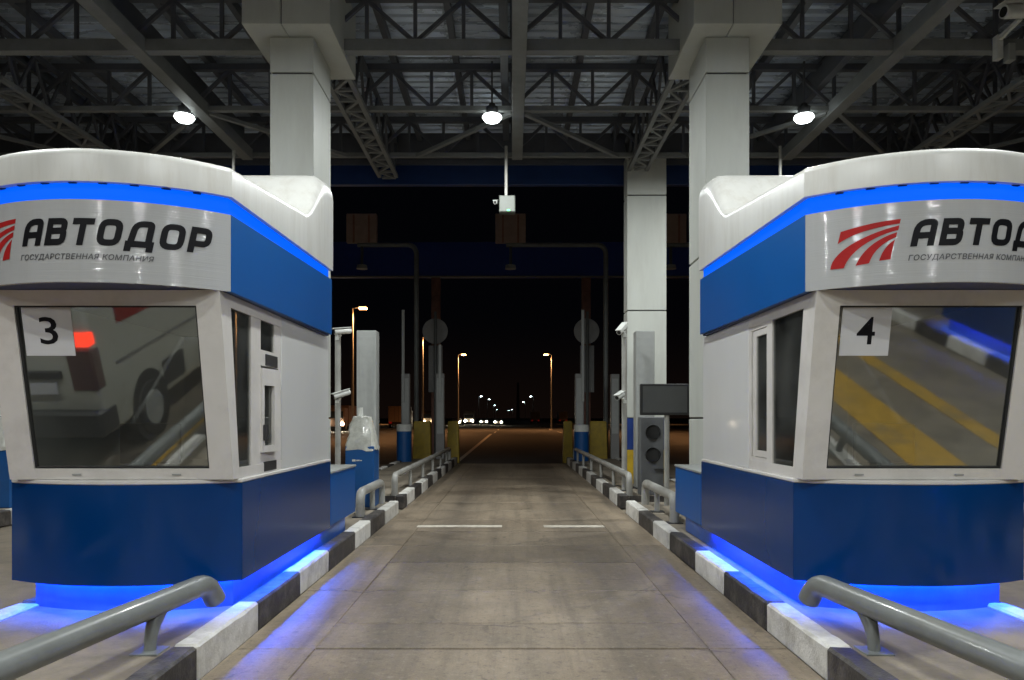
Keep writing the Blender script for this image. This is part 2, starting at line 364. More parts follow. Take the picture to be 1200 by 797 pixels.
def kerb_line(parent, x0, x1, segs, z1=0.2):
    for (y0, y1, white) in segs:
        wob = rnd.uniform(-0.006, 0.006)
        ko = MB().box(x0 + wob, x1 + wob, y0 + 0.004, y1 - 0.004, -0.02, z1 + rnd.uniform(-0.006, 0.004)).build('kerb_stone', M_KW if white else M_KB, parent, bevel=0.016)
        bm = bmesh.new(); bm.from_mesh(ko.data)
        le = [e for e in bm.edges if abs(e.verts[0].co.y - e.verts[1].co.y) > 0.2]
        bmesh.ops.subdivide_edges(bm, edges=le, cuts=6, use_grid_fill=True)
        for v in bm.verts:
            if v.co.z > 0.05:
                k_ = 0.010 if rnd.random() < 0.15 else 0.003
                v.co.z -= rnd.uniform(0, k_); v.co.x += rnd.uniform(-k_, k_) * 0.6
        bm.to_mesh(ko.data); bm.free()
near_b = [-4.0, -3.05, -2.03, -1.0, 0.03, 1.06, 2.09, 3.12, 4.15, 5.15, 6.18, 7.15, 8.33, 9.25, 10.3, 11.5]
near_w = [False, True] * 3 + [False, True] + [True] * 0
def near_segs():
    out = []
    for i in range(len(near_b) - 1):
        white = (i - 8) % 2 == 0       # stone from 4.15 is white
        out.append((near_b[i], near_b[i + 1], white))
    return out
def far_segs():
    out = []; y = 12.1; white = False; first = True
    while y < 23.9:
        ln = 0.35 if first else 1.02
        out.append((y, min(24.0, y + ln), white)); y += ln; white = not white; first = False
    return out
for side in (-1, 1):
    for k in (0, 1):
        xa = side * (1.80 + k * PITCH); xb = side * (1.80 + IW + k * PITCH)
        x0, x1 = sorted((xa, xb))
        isl = MB().box(x0 + 0.155, x1 - 0.155, -4, 11.5, -0.02, 0.17).build('traffic_island', M_ISLAND, kind='structure')
        isl2 = MB().box(x0 + 0.155, x1 - 0.155, 12.1, 24.0, -0.02, 0.172).build('traffic_island', M_ISLAND, kind='structure')
        for (a, b2) in ((xa, xa + side * 0.15), (xb - side * 0.15, xb)):
            p, q = sorted((a, b2))
            kerb_line(isl, p, q, near_segs())
            kerb_line(isl2, p, q, far_segs(), 0.215)
        MB().box(x0 + 0.155, x1 - 0.155, 12.085, 12.10, -0.02, 0.205).build('kerb_end', M_KB, isl2)

# ================================================================== canopy
can = thing('toll_canopy', 'dark steel truss canopy with corrugated deck roofing the toll lanes', 'canopy', (0, 0, 0))
XC = [-13.25, -7.95, -2.85, 2.80, 7.95, 13.25]
# columns under the canopy, clad in white panels
def column(x0, x1, y0, y1, ztop, painted):
    core = MB().box(x0 + 0.03, x1 - 0.03, y0 + 0.03, y1 - 0.03, 0.17, ztop - 0.01).build('column', M_DARK, can)
    zs = [0.17, 1.5, 3.68, 6.02, ztop]
    for i in range(4):
        if painted and i == 0:
            MB().box(x0, x1, y0, y1, 0.17, 0.858).build('painted_base', M_YEL, core, bevel=0.006)
            MB().box(x0 - 0.001, x1 + 0.001, y0 - 0.001, y1 + 0.001, 0.862, 1.495).build('painted_base', M_BBLUE, core, bevel=0.006)
        else:
            MB().box(x0, x1, y0, y1, zs[i] + 0.012, zs[i + 1] - 0.012).build('cladding_panel', M_CLAD, core, bevel=0.006)
    return core
def capital(core, x0, x1, y0, y1, z0, z1):
    xm = (x0 + x1) / 2 - 0.06
    MB().box(x0 + 0.02, x1 - 0.02, y0 + 0.02, y1 - 0.02, z0 + 0.02, z1 - 0.02).build('capital_frame', M_DARK, core)
    MB().box(x0, xm - 0.006, y0, y1, z0, z1).build('capital_panel', M_CLAD, core, bevel=0.006)
    MB().box(xm + 0.006, x1, y0, y1, z0, z1).build('capital_panel', M_CLAD, core, bevel=0.006)
for k, (x0, x1) in enumerate(((-3.17, -2.60), (2.54, 3.11))):
    c = column(x0, x1, 9.5, 10.4, 6.5, False)
    s = -1 if k == 0 else 1
    a, b = sorted((s * 2.31, s * 3.43))
    capital(c, a, b, 9.2, 10.72, 6.5, 7.45)
column(2.335, 3.13, 14.7, 15.15, 6.86, True)
for xx in (-8.25, 8.25):
    c = column(xx - 0.28, xx + 0.28, 9.5, 10.4, 6.5, True)
    capital(c, xx - 0.56, xx + 0.56, 9.2, 10.72, 6.5, 7.45)

# transverse trusses
ZB, ZT = 6.64, 7.33
XE = 13.4
def cached_bar(cache, key, a, b, wd, ht, name, m, parent):
    """bar centred on its own origin, mesh shared between alike bars"""
    a = Vector(a); b = Vector(b); mid = (a + b) / 2
    if key not in cache:
        o = MB().bar(a - mid, b - mid, wd, ht).build(name, m); cache[key] = o.data
        C.objects.unlink(o); bpy.data.objects.remove(o)
    o = bpy.data.objects.new(name, cache[key]); C.objects.link(o); o.parent = parent; o.location = mid
    return o
cache = {}
for ti, (ty, cw, ch) in enumerate(((7.95, 0.12, 0.16), (10.05, 0.14, 0.165), (12.07, 0.09, 0.085), (14.19, 0.09, 0.085))):
    ch_ = MB().box(-XE, XE, ty - cw / 2, ty + cw / 2, ZB - ch / 2, ZB + ch / 2).build('truss', M_STEEL, can, bevel=0.004)
    MB().box(-XE, XE, ty - 0.05, ty + 0.05, ZT - 0.05, ZT + 0.05).build('top_chord', M_STEELD, ch_)
    npan = 40; pw = 2 * XE / npan
    for i in range(npan):
        xa = -XE + i * pw
        if i % 2 == 0: a, b = (xa, ty, ZB + ch / 2 - 0.02), (xa + pw, ty, ZT - 0.04)
        else: a, b = (xa, ty, ZT - 0.04), (xa + pw, ty, ZB + ch / 2 - 0.02)
        cached_bar(cache, ('d', i % 2, ti), a, b, 0.055, 0.05, 'diagonal', M_STEELD, ch_)
        if i % 2 == 0 and i:
            cached_bar(cache, ('v', ti), (xa + 0.0, ty + 0.002, ZB + ch / 2 - 0.02), (xa, ty + 0.002, ZT - 0.04), 0.05, 0.045, 'upright', M_STEELD, ch_)
        if i % 2 and i > 0:
            cached_bar(cache, ('v', ti), (xa + 0.0, ty - 0.003, ZB + ch / 2 - 0.02), (xa, ty - 0.003, ZT - 0.04), 0.05, 0.045, 'upright', M_STEELD, ch_)
# longitudinal box beams over the lane centres, with plan bracing
for xb in (-10.3, -5.15, 0.10, 5.35, 10.5):
    bm_ = MB().box(xb - 0.10, xb + 0.10, -6, 14.13, ZB - 0.115, ZB + 0.10).build('lane_beam', M_STEEL, can, bevel=0.004)
    MB().box(xb - 0.28, xb - 0.16, -6, 14.4, 7.0, 7.3).build('cable_tray', M_STEELD, bm_)
    for s in (-1, 1):
        for (ya, yb) in ((12.1, 14.1), (10.2, 12.0)):
            if ya < 12: ya, yb = yb, ya; continue
            cached_bar(cache, ('b', s), (xb + s * 0.1, ya, ZB - 0.05), (xb + s * 1.95, yb, ZB - 0.05), 0.075, 0.06, 'plan_brace', M_STEEL, bm_)
# lattice girders along the column lines
for xc in (-12.95, -7.75, -2.58, 2.55, 7.75, 12.95):
    gd = MB().box(xc - 0.21, xc - 0.14, 10.73, 15.1, 6.50, 6.57).box(xc + 0.14, xc + 0.21, 10.73, 15.1, 6.50, 6.57).build('lattice_girder', M_STEEL, can)
    MB().box(xc - 0.20, xc - 0.14, 10.73, 15.1, 7.22, 7.30).box(xc + 0.14, xc + 0.20, 10.73, 15.1, 7.22, 7.30).build('girder_top_chord', M_STEELD, gd)
    y = 10.76; k = 0
    while y < 14.9:
        s = 1 if k % 2 else -1
        cached_bar(cache, ('l', s), (xc - s * 0.14, y, 6.535), (xc + s * 0.14, y + 0.36, 6.535), 0.045, 0.045, 'lacing_bar', M_STEEL, gd)
        cached_bar(cache, ('lx',), (xc - 0.14, y + 0.37, 6.537), (xc + 0.14, y + 0.37, 6.537), 0.05, 0.045, 'lacing_bar', M_STEEL, gd)
        cached_bar(cache, ('lv', s), (xc - 0.17, y + (0 if s > 0 else 0.36), 6.56), (xc - 0.17, y + (0.36 if s > 0 else 0), 7.23), 0.04, 0.04, 'web_bar', M_STEELD, gd)
        cached_bar(cache, ('lv', s), (xc + 0.17, y + (0 if s > 0 else 0.36), 6.56), (xc + 0.17, y + (0.36 if s > 0 else 0), 7.23), 0.04, 0.04, 'web_bar', M_STEELD, gd)
        y += 0.37; k += 1
# purlins
for i in range(-11, 12):
    xp = 0.10 + i * 1.03
    if abs(xp) < 13.4:
        MB().box(xp - 0.045, xp + 0.045, -6, 15.4, 7.385, 7.53).build('purlin', M_STEELD, can)
# corrugated deck sheets, ribs across the lane
def deck_mesh(wd, n, pitch):
    mb = MB(); prof = []
    for i in range(n):
        y = i * pitch
        prof += [(y, 0), (y + pitch * 0.36, 0), (y + pitch * 0.5, 0.055), (y + pitch * 0.86, 0.055)]
    prof.append((n * pitch, 0))
    vs = [(0, p[0], p[1]) for p in prof] + [(wd, p[0], p[1]) for p in prof]; k = len(prof)
    mb.add(vs, [(i, i + 1, k + i + 1, k + i) for i in range(k - 1)])
    return mb
proto = deck_mesh(2.06, 5, 0.215).build('roof_sheet', M_DECK, can)
proto.location = (-13.4, 8.9, 7.54); first = True
for iy in range(6):
    for ix in range(13):
        if first: first = False; continue
        o = proto.copy(); C.objects.link(o); o.location = (-13.4 + ix * 2.06, 8.9 + iy * 1.08, 7.54 + 0.004 * ((ix + iy) % 2))
MB().box(-13.4, 13.4, -12, 8.88, 7.56, 7.62).build('roof_deck', M_DECK, can)
MB().box(-13.4, 13.4, 8.8, 15.5, 7.66, 7.70).build('roof_cover', M_STEELD, can)
# fascia
MB().box(-13.5, 13.5, 15.40, 15.55, 6.46, 6.90).build('fascia', M_FASC, can, bevel=0.01)
MB().box(-13.5, 13.5, 15.42, 15.53, 6.905, 7.95).build('fascia_back', M_STEELD, can)
MB().box(-13.5, 13.5, 15.30, 15.39, 6.86, 6.95).build('fascia_rail', M_STEELD, can)

# ---------------------------------------------------------------- floodlights
def floodlight(x, y, z, label, tilt=0.0):
    t = thing('floodlight', label, 'floodlight', (x, y, z), 'floodlights hanging under the canopy')
    MB().cyl((x, y, z + 0.02), (x, y, z + 0.14), 0.10, 20).tube([(x, y, z + 0.14), (x, y, z + 0.20)], [0.06, 0.05], 12).build('housing', M_DARK, t, smooth=True)
    rim = MB(); rim.tube([(x, y, z + 0.015), (x, y, z - 0.03)], [0.12, 0.165], 24, cap=False).build('reflector', M_CAMW, t, smooth=True)
    lens = MB(); rings = [(0.15, 0.0), (0.152, -0.04), (0.12, -0.085), (0.055, -0.105)]
    vs = []; fs = []
    for r, dz in rings:
        vs += [(x + r * math.cos(2 * math.pi * k / 20), y + r * math.sin(2 * math.pi * k / 20), z + dz) for k in range(20)]
    for q in range(3):
        fs += [(q * 20 + k, q * 20 + (k + 1) % 20, (q + 1) * 20 + (k + 1) % 20, (q + 1) * 20 + k) for k in range(20)]
    fs.append(tuple(60 + k for k in range(20)))
    lens.add(vs, fs).build('lens', M_FLOOD, t, smooth=True)
    MB().bar((x, y, z + 0.18), (x, y, 7.4), 0.03).build('hanger', M_STEELD, t)
    area('flood_light', (x, y, z - 0.12), 0.26, FLOOD_W, FLOOD_C, t)
names = {-1: 'left', 0: 'centre', 1: 'right'}
for i, x in ((-1, -5.42), (0, -0.33), (1, 4.83)):
    lab = {-1: 'lit white floodlight left of the left white column', 0: 'lit white floodlight under the canopy above the middle lane',
           1: 'lit white floodlight right of the right white column'}[i]
    floodlight(x, 12.0, 6.50, lab)
for y, wy in ((5.2, 'overhead just before the columns'), (-0.5, 'overhead above the camera'), (-6.5, 'overhead well behind the camera')):
    for x, wx in ((-5.42, 'left'), (-0.33, 'middle'), (4.83, 'right')):
        floodlight(x, y, 6.50, 'lit white floodlight %s, above the %s lane' % (wy, wx))

# ================================================================== booths
def bend_text_mesh(body, size, spacing=1.0, shear=0.0, offset=0.0):
    cu = bpy.data.curves.new('txt', 'FONT'); cu.body = body; cu.size = size; cu.shear = shear; cu.offset = offset; cu.space_character = spacing
    cu.resolution_u = 3
    ob = bpy.data.objects.new('txt', cu); C.objects.link(ob)
    dg = bpy.context.evaluated_depsgraph_get()
    me = bpy.data.meshes.new_from_object(ob.evaluated_get(dg))
    vs = [tuple(v.co) for v in me.vertices]; fs = [tuple(p.vertices) for p in me.polygons]
    bpy.data.objects.remove(ob); bpy.data.curves.remove(cu); bpy.data.meshes.remove(me)
    return vs, fs
def fit(vs, x0, x1, y0, y1):
    xs = [v[0] for v in vs]; yy = [v[1] for v in vs]
    a, b, c, d = min(xs), max(xs), min(yy), max(yy)
    return [(x0 + (v[0] - a) / (b - a) * (x1 - x0), y0 + (v[1] - c) / (d - c) * (y1 - y0)) for v in vs]
def stroke(pts, wd, closed=False):
    """mitred ribbon polygon quads along a polyline"""
    n = len(pts); P = [Vector(p).to_2d() if len(p) > 2 else Vector(p) for p in pts]; L = []; Rr = []
    for i in range(n):
        a = P[i - 1] if (i > 0 or closed) else None; b = P[(i + 1) % n] if (i < n - 1 or closed) else None
        d1 = (P[i] - a).normalized() if a is not None else None; d2 = (b - P[i]).normalized() if b is not None else None
        if d1 is None: d1 = d2
        if d2 is None: d2 = d1
        n1 = Vector((-d1.y, d1.x)); n2 = Vector((-d2.y, d2.x)); m = (n1 + n2).normalized(); k = wd / 2 / max(0.4, m.dot(n1))
        L.append(P[i] + m * k); Rr.append(P[i] - m * k)
    quads = []
    for i in range(n if closed else n - 1):
        j = (i + 1) % n
        # split long pieces so that they follow the curved panel
        for q in range(4):
            t0, t1 = q / 4, (q + 1) / 4
            quads.append([L[i].lerp(L[j], t0), L[i].lerp(L[j], t1), Rr[i].lerp(Rr[j], t1), Rr[i].lerp(Rr[j], t0)])
    return quads
S = 0.235; h_ = S / 2
def rounded(pts, closed):
    """points (x, y[, r]); corners with r become short arcs"""
    out = []; n = len(pts)
    for i, p in enumerate(pts):
        r = p[2] if len(p) > 2 else 0
        if not r or (not closed and i in (0, n - 1)): out.append((p[0], p[1])); continue
        P = Vector(p[:2]); A = Vector(pts[i - 1][:2]); B = Vector(pts[(i + 1) % n][:2])
        d1 = (A - P).normalized(); d2 = (B - P).normalized()
        for k in range(6):
            t_ = k / 5; q0 = P + d1 * r * (1 - t_); q1 = P + d2 * r * t_; q = q0.lerp(q1, t_); out.append((q.x, q.y))
    return out
e_ = 1 - h_
GLY = {
 'A': (0.80, [([(h_, 0), (h_, e_, 0.34), (0.80 - h_, e_, 0.12), (0.80 - h_, 0)], 0), ([(h_, 0.40), (0.80 - h_, 0.40)], 0)]),
 'B': (0.80, [([(h_, 0), (h_, 1)], 0), ([(h_, e_), (0.665, e_, 0.16), (0.665, 0.53, 0.12), (h_, 0.53)], 0), ([(0.40, 0.53), (0.80 - h_, 0.53, 0.14), (0.80 - h_, h_, 0.18), (h_, h_)], 0)]),
 'T': (0.78, [([(0, e_), (0.78, e_)], 0), ([(0.39, 0.95), (0.39, 0)], 0)]),
 'O': (0.84, [([(h_, h_, 0.24), (h_, e_, 0.24), (0.84 - h_, e_, 0.24), (0.84 - h_, h_, 0.24)], 1)]),
 'D': (0.98, [([(0, h_), (0.98, h_)], 0), ([(h_, 0.1), (h_, -0.16)], 0), ([(0.98 - h_, 0.1), (0.98 - h_, -0.16)], 0), ([(0.17, h_), (0.26, e_, 0.26), (0.90 - h_, e_, 0.10), (0.90 - h_, h_)], 0)]),
 'P': (0.80, [([(h_, 0), (h_, 1)], 0), ([(h_, e_), (0.80 - h_, e_, 0.20), (0.80 - h_, 0.36, 0.20), (h_, 0.36)], 0)]),
}
BOOTHS = {}
def booth(side, number, label):
    left = side < 0
    X = (lambda x: x) if left else (lambda x: -x + 0.08)
    def bx(mb, x0, x1, y0, y1, z0, z1):
        a, b = sorted((X(x0), X(x1))); return mb.box(a, b, y0, y1, z0, z1)
    cx = X(-2.68)
    t = thing('toll_booth', label, 'toll booth', (cx, 6.2, 0.17), 'toll booths with blue light bands')
    def arc(xc, half, ycorner, ymid, n=24):
        s = ycorner - ymid; rad = (half * half + s * s) / (2 * s); am = math.asin(half / rad)
        return [(xc + rad * math.sin(-am + 2 * am * i / n), ymid + rad - rad * math.cos(-am + 2 * am * i / n)) for i in range(n + 1)]
    def arcwall(mb, pts, thick, z0f, z1f):
        # pts plan polyline (world), thickness towards +y
        n = len(pts); vs = []
        for (x, y) in pts: vs += [(x, y, z0f(y)), (x, y, z1f(y)), (x, y + thick, z0f(y)), (x, y + thick, z1f(y))]
        fs = []
        for i in range(n - 1):
            a = i * 4; b = a + 4
            fs += [(a, b, b + 1, a + 1), (a + 2, a + 3, b + 3, b + 2), (a + 1, b + 1, b + 3, a + 3), (a, a + 2, b + 2, b)]
        fs += [(0, 1, 3, 2), ((n - 1) * 4, (n - 1) * 4 + 2, (n - 1) * 4 + 3, (n - 1) * 4 + 1)]
        return mb.add(vs, fs)
    # --- plinth
    pa = arc(cx, 0.70, 5.15, 5.00)
    poly = pa + [(cx + 0.70, 8.60), (cx - 0.70, 8.60)]
    MB().prism(poly, lambda p: (p[0], p[1], 0.165), lambda p: (p[0], p[1], 0.44)).build('plinth', M_PLINTH, t)
    # --- skirt
    sa = arc(cx, 0.80, 5.05, 4.85)
    arcwall(MB(), sa, 0.03, lambda y: 0.375, lambda y: 1.05).build('skirt_panel', M_NAVY, t, smooth=True)
    for s in (-1, 1):
        a, b = sorted((cx + s * 0.77, cx + s * 0.803))
        MB().box(a, b, 5.048, 7.50, 0.372, 1.05).build('skirt_panel', M_NAVY, t, bevel=0.003)
    MB().box(cx - 0.80, cx + 0.80, 7.47, 7.50, 0.372, 1.05).build('skirt_panel', M_NAVY, t)
    ia = arc(cx, 0.765, 5.09, 4.89)
    MB().prism(ia + [(cx + 0.765, 7.46), (cx - 0.765, 7.46)], lambda p: (p[0], p[1], 0.445), lambda p: (p[0], p[1], 0.47)).build('floor_plate', M_DARK, t)
    # --- LED strip hidden behind the skirt's lower edge
    la = arc(cx, 0.735, 5.11, 4.935)
    arcwall(MB(), la, 0.025, lambda y: 0.411, lambda y: 0.420).build('led_strip', M_LEDSTRIP, t)
    for s in (-1, 1):
        a, b = sorted((cx + s * 0.712, cx + s * 0.737))
        MB().box(a, b, 5.14, 7.45, 0.411, 0.420).build('led_strip', M_LEDSTRIP, t)
    # --- sill
    wa = arc(cx, 0.805, 5.045, 4.842)
    MB().prism(wa + [(cx + 0.805, 7.5), (cx - 0.805, 7.5)], lambda p: (p[0], p[1], 1.052), lambda p: (p[0], p[1], 1.080)).build('sill', M_PVC, t, bevel=0.006)
    # --- low wall behind
    xr = X(-1.88); xl = X(-3.46); a, b = sorted((xr, xl))
    lw = MB().box(a, b, 7.53, 8.70, 0.38, 0.92).build('low_wall', M_BLUE, t, bevel=0.006)
    MB().box(a - 0.01, b + 0.01, 7.52, 8.71, 0.922, 0.945).build('coping', M_GREYL, lw, bevel=0.004)
    # --- front window, leaning outwards at the top
    ZB0, ZT0, YB0, YT0 = 1.082, 2.33, 4.94, 4.70
    Ls = math.hypot(ZT0 - ZB0, YT0 - YB0); dz = (ZT0 - ZB0) / Ls; dy = (YT0 - YB0) / Ls
    def T(x, s, d): return (x, YB0 + dy * s - dz * d, ZB0 + dz * s + dy * d)   # d: outwards (towards -y, downwards)
    def tbox(mb, x0, x1, s0, s1, d0, d1):
        x0, x1 = sorted((x0, x1))
        return mb.hexa([T(x0, s0, d0), T(x1, s0, d0), T(x1, s1, d0), T(x0, s1, d0)], [T(x0, s0, d1), T(x1, s0, d1), T(x1, s1, d1), T(x0, s1, d1)])
    gx0, gx1, gs0, gs1 = X(-3.245), X(-2.055), 0.075, Ls - 0.10
    fr = MB()
    tbox(fr, X(-3.42), gx0, 0, Ls, -0.07, 0.0); tbox(fr, gx1, X(-1.90), 0, Ls, -0.07, 0.0)
    tbox(fr, gx0, gx1, 0, gs0, -0.07, -0.001); tbox(fr, gx0, gx1, gs1, Ls, -0.07, -0.001)
    win = fr.build('front_window', M_PVC, t)
    gk = MB(); gs = 1 if gx1 > gx0 else -1
    for (a0, a1, b0, b1) in ((gx0, gx0 + gs * 0.012, gs0, gs1), (gx1 - gs * 0.012, gx1, gs0, gs1), (gx0 + gs * 0.012, gx1 - gs * 0.012, gs0, gs0 + 0.012), (gx0 + gs * 0.012, gx1 - gs * 0.012, gs1 - 0.012, gs1)):
        tbox(gk, a0, a1, b0, b1, -0.035, -0.012)
    gk.build('gasket', M_RUBBER, win)
    gl = MB().add([T(gx0, gs0, -0.028), T(gx1, gs0, -0.028), T(gx1, gs1, -0.028), T(gx0, gs1, -0.028)], [(0, 1, 2, 3)]).build('glass_pane', M_GLASS, win)
    # two little drain caps on the lower frame
    for xx in (X(-2.96), X(-2.28)):
        tbox(MB(), xx - 0.03, xx + 0.03, 0.03, 0.04, 0.001, 0.006).build('drain_cap', M_GREYL, win)
    # outer beading line of frame
    # --- number sheet
    sx0 = min(gx0, gx1) + 0.030
    ss1 = gs1 - 0.004; ss0 = ss1 - 0.325
    sh = MB().add([T(sx0, ss0, -0.025), T(sx0 + 0.325, ss0, -0.025), T(sx0 + 0.325, ss1, -0.025), T(sx0, ss1, -0.025)], [(0, 1, 2, 3)])
    if number:
        sheet = sh.build('number_sheet', M_PAPER, win)
        vs, fs = bend_text_mesh(number, 0.2, offset=0.0015)
        pt = fit(vs, 0.105, 0.225, 0.075, 0.255)
        MB().add([T(sx0 + p[0], ss0 + p[1], -0.0235) for p in pt], fs).build('numeral', M_INK, sheet)
    # --- lane side wall (plane x = -1.90)
    def sw(mb, y0, y1, z0, z1, d0=0.0, d1=0.05):
        return bx(mb, -1.90 - d1, -1.90 - d0, y0, y1, z0, z1)
    def cy(z): return YB0 + (YT0 - YB0) * (z - ZB0) / (ZT0 - ZB0)
    def swp(mb, poly, d0, d1): return mb.prism(poly, lambda p: (X(-1.90 - d0), p[0], p[1]), lambda p: (X(-1.90 - d1), p[0], p[1]))
    if left:
        y1g, ym, yu = 5.28, 5.42, 5.97
    else:
        y1g, ym, yu = 5.52, 5.64, 6.06
    z0g, z1g = 1.155, 2.245
    off0, off1 = (0.115, 0.175) if left else (0.175, 0.20)
    jb = swp(MB(), [(cy(ZB0) + 0.001, ZB0), (cy(z0g) + off0, z0g - 0.0), (cy(z1g) + off1, z1g), (cy(ZT0) + 0.001, ZT0)], -0.004, 0.06)
    sideframe = jb.build('lane_window', M_PVC, t)
    fr2 = MB()
    swp(fr2, [(cy(ZB0) + 0.0, ZB0), (yu, ZB0), (yu, z0g), (cy(z0g) + off0, z0g)], -0.0025, 0.06)
    swp(fr2, [(cy(z1g) + off1, z1g), (yu, z1g), (yu, ZT0), (cy(ZT0), ZT0)], -0.0025, 0.06)
    sw(fr2, y1g, ym, z0g, z1g, 0.0005, 0.06)
    fr2.build('window_frame', M_PVC, sideframe)
    swp(MB(), [(cy(z0g) + off0, z0g), (y1g, z0g), (y1g, z1g), (cy(z1g) + off1, z1g)], 0.012, 0.016).build('glass_pane', M_GLASSD, sideframe)
    if left:
        u = MB()
        sw(u, ym, 5.49, z0g, z1g, 0.002, 0.05); sw(u, 5.80, yu, 2.02, z1g, 0.002, 0.05); sw(u, 5.49, yu, 1.90, 2.02, 0.002, 0.05)
        sw(u, ym + 0.07, yu, z0g, 1.235, 0.002, 0.05)
        u.build('casement_frame', M_PVC, sideframe)
        sw(MB(), 5.49, 5.80, 2.02, z1g, 0.012, 0.016).build('glass_pane', M_GLASSD, sideframe)
        sw(MB(), 5.59, 5.86, 1.905, 1.995, -0.008, 0.004).build('intercom_grille', M_DARK, sideframe, bevel=0.003)
        sw(MB(), 5.55, 5.84, 1.09, 1.165, -0.006, 0.003).build('vent_grille', M_DARK, sideframe, bevel=0.003)
        s_ = MB()   # sash standing slightly open
        for (a0, a1, c0, c1) in ((5.48, 5.515, 1.24, 1.88), (5.685, 5.79, 1.24, 1.88), (5.515, 5.685, 1.24, 1.29), (5.515, 5.685, 1.75, 1.88)):
            s_.hexa([(X(-1.925 + 0.12 * (a0 - 5.48)), a0, c0), (X(-1.925 + 0.12 * (a1 - 5.48)), a1, c0), (X(-1.925 + 0.12 * (a1 - 5.48)), a1, c1), (X(-1.925 + 0.12 * (a0 - 5.48)), a0, c1)],
                    [(X(-1.885 + 0.12 * (a0 - 5.48)), a0, c0), (X(-1.885 + 0.12 * (a1 - 5.48)), a1, c0), (X(-1.885 + 0.12 * (a1 - 5.48)), a1, c1), (X(-1.885 + 0.12 * (a0 - 5.48)), a0, c1)])
        s_.build('open_sash', M_PVC, sideframe)
        MB().add([(X(-1.905), 5.515, 1.29), (X(-1.885), 5.685, 1.29), (X(-1.885), 5.685, 1.75), (X(-1.905), 5.515, 1.75)], [(0, 1, 2, 3)]).build('glass_pane', M_GLASSD, sideframe)
        sw(MB(), 5.485, 5.50, 1.33, 1.45, -0.05, -0.02).build('handle', M_DARK, sideframe)
        sw(MB(), 5.90, yu, 1.235, 1.90, 0.002, 0.05).build('casement_frame', M_PVC, sideframe)
    else:
        u = MB()
        sw(u, 5.89, 5.97, 1.19, 2.21, 0.004, 0.055); sw(u, 5.64, 5.89, 2.16, 2.21, 0.004, 0.055); sw(u, 5.64, 5.89, 1.19, 1.24, 0.004, 0.055)
        u.build('sliding_sash', M_PVC, sideframe)
        sw(MB(), 5.64, 5.89, 1.24, 2.16, 0.014, 0.018).build('glass_pane', M_GLASSD, sideframe)
        u = MB(); sw(u, 5.99, yu, z0g, z1g, -0.002, 0.06); sw(u, 5.64, 5.99, 2.215, z1g, 0.0, 0.06); sw(u, 5.64, 5.99, z0g, 1.185, 0.0, 0.06)
        u.build('casement_frame', M_PVC, sideframe)
    sw(MB(), yu + 0.002, 7.50, ZB0, ZT0, -0.004, 0.05).build('wall_panel', M_WALL, t, bevel=0.003)
    # outer side wall, rear wall
    swo = MB()
    swo.prism([(cy(ZB0) + 0.03, ZB0), (7.5, ZB0), (7.5, ZT0), (cy(ZT0) + 0.03, ZT0)], lambda p: (X(-3.36), p[0], p[1]), lambda p: (X(-3.42), p[0], p[1])).build('wall_panel', M_WALL, t)
    bx(MB(), -3.36, -1.955, 7.44, 7.50, ZB0, ZT0).build('wall_panel', M_WALL, t)
    # interior
    bx(MB(), -3.2, -2.2, 5.25, 5.85, 1.00, 1.04).build('desk', M_GREY, t, bevel=0.005)
    mo = bx(MB(), -2.95, -2.5, 5.45, 5.49, 1.16, 1.46).build('monitor', M_DARK, t, bevel=0.006)
    bx(MB(), -2.76, -2.69, 5.44, 5.50, 1.04, 1.17).build('monitor_foot', M_DARK, mo)
    # --- upper body outline
    ua = arc(cx, 0.84, 4.75, 4.40, 32)
    us = arc(cx, 0.815, 4.77, 4.43, 32)
    MB().prism(us + [(cx + 0.815, 7.38), (cx - 0.815, 7.38)], lambda p: (p[0], p[1], 2.335), lambda p: (p[0], p[1], 2.36)).build('soffit', M_NAVYSOF, t)
    rad = (0.84 ** 2 + 0.35 ** 2) / 0.7
    sg = arcwall(MB(), arc(cx, 0.838, 4.75, 4.402, 40), 0.03, lambda y: 2.328, lambda y: 2.83).build('sign_panel', M_SIGN, t, smooth=True)
    def zside(y): return (y - 4.75) / 2.65
    for s in (-1, 1):
        a, b = sorted((cx + s * 0.81, cx + s * 0.842))
        MB().hexa([(a, 4.752, 2.326), (b, 4.752, 2.326), (b, 7.40, 2.352), (a, 7.40, 2.352)], [(a, 4.752, 2.832), (b, 4.752, 2.832), (b, 7.40, 2.915), (a, 7.40, 2.915)]).build('side_fascia_panel', M_BLUE, t, bevel=0.003)
    MB().box(cx - 0.81, cx + 0.81, 7.37, 7.40, 2.35, 2.91).build('side_fascia_panel', M_BLUE, t)
    # light band, set back
    lb = arc(cx, 0.815, 4.77, 4.43, 32)
    arcwall(MB(), lb, 0.02, lambda y: 2.825, lambda y: 2.95).build('light_band', M_LEDBAND, t, smooth=True)
    for s in (-1, 1):
        a, b = sorted((cx + s * 0.79, cx + s * 0.816))
        MB().hexa([(a, 4.78, 2.82), (b, 4.78, 2.82), (b, 7.36, 2.905), (a, 7.36, 2.905)], [(a, 4.78, 2.945), (b, 4.78, 2.945), (b, 7.36, 3.005), (a, 7.36, 3.005)]).build('light_band', M_LEDBAND, t)
    # small dark pieces standing for drip shadows at the band's top edge
    for i in range(9):
        u_ = -0.72 + i * 0.18
        an = u_ / rad * 1.0
        x = cx + (rad - 0.024) * math.sin(an); y = 4.40 + rad - (rad - 0.012) * math.cos(an)
        MB().box(x - 0.024, x + 0.024, y + 0.006, y + 0.03, 2.932, 2.947).build('shadow_notch', M_NOTCH, t)
    # --- moulded roof with raised rear
    def ztop(y): return 3.15 + 0.19 * max(0, (y - 4.75)) / 1.8 * (1 if y < 6.5 else 1) - (0.0) + 0.50 * smoothstep(6.45, 7.22, y)
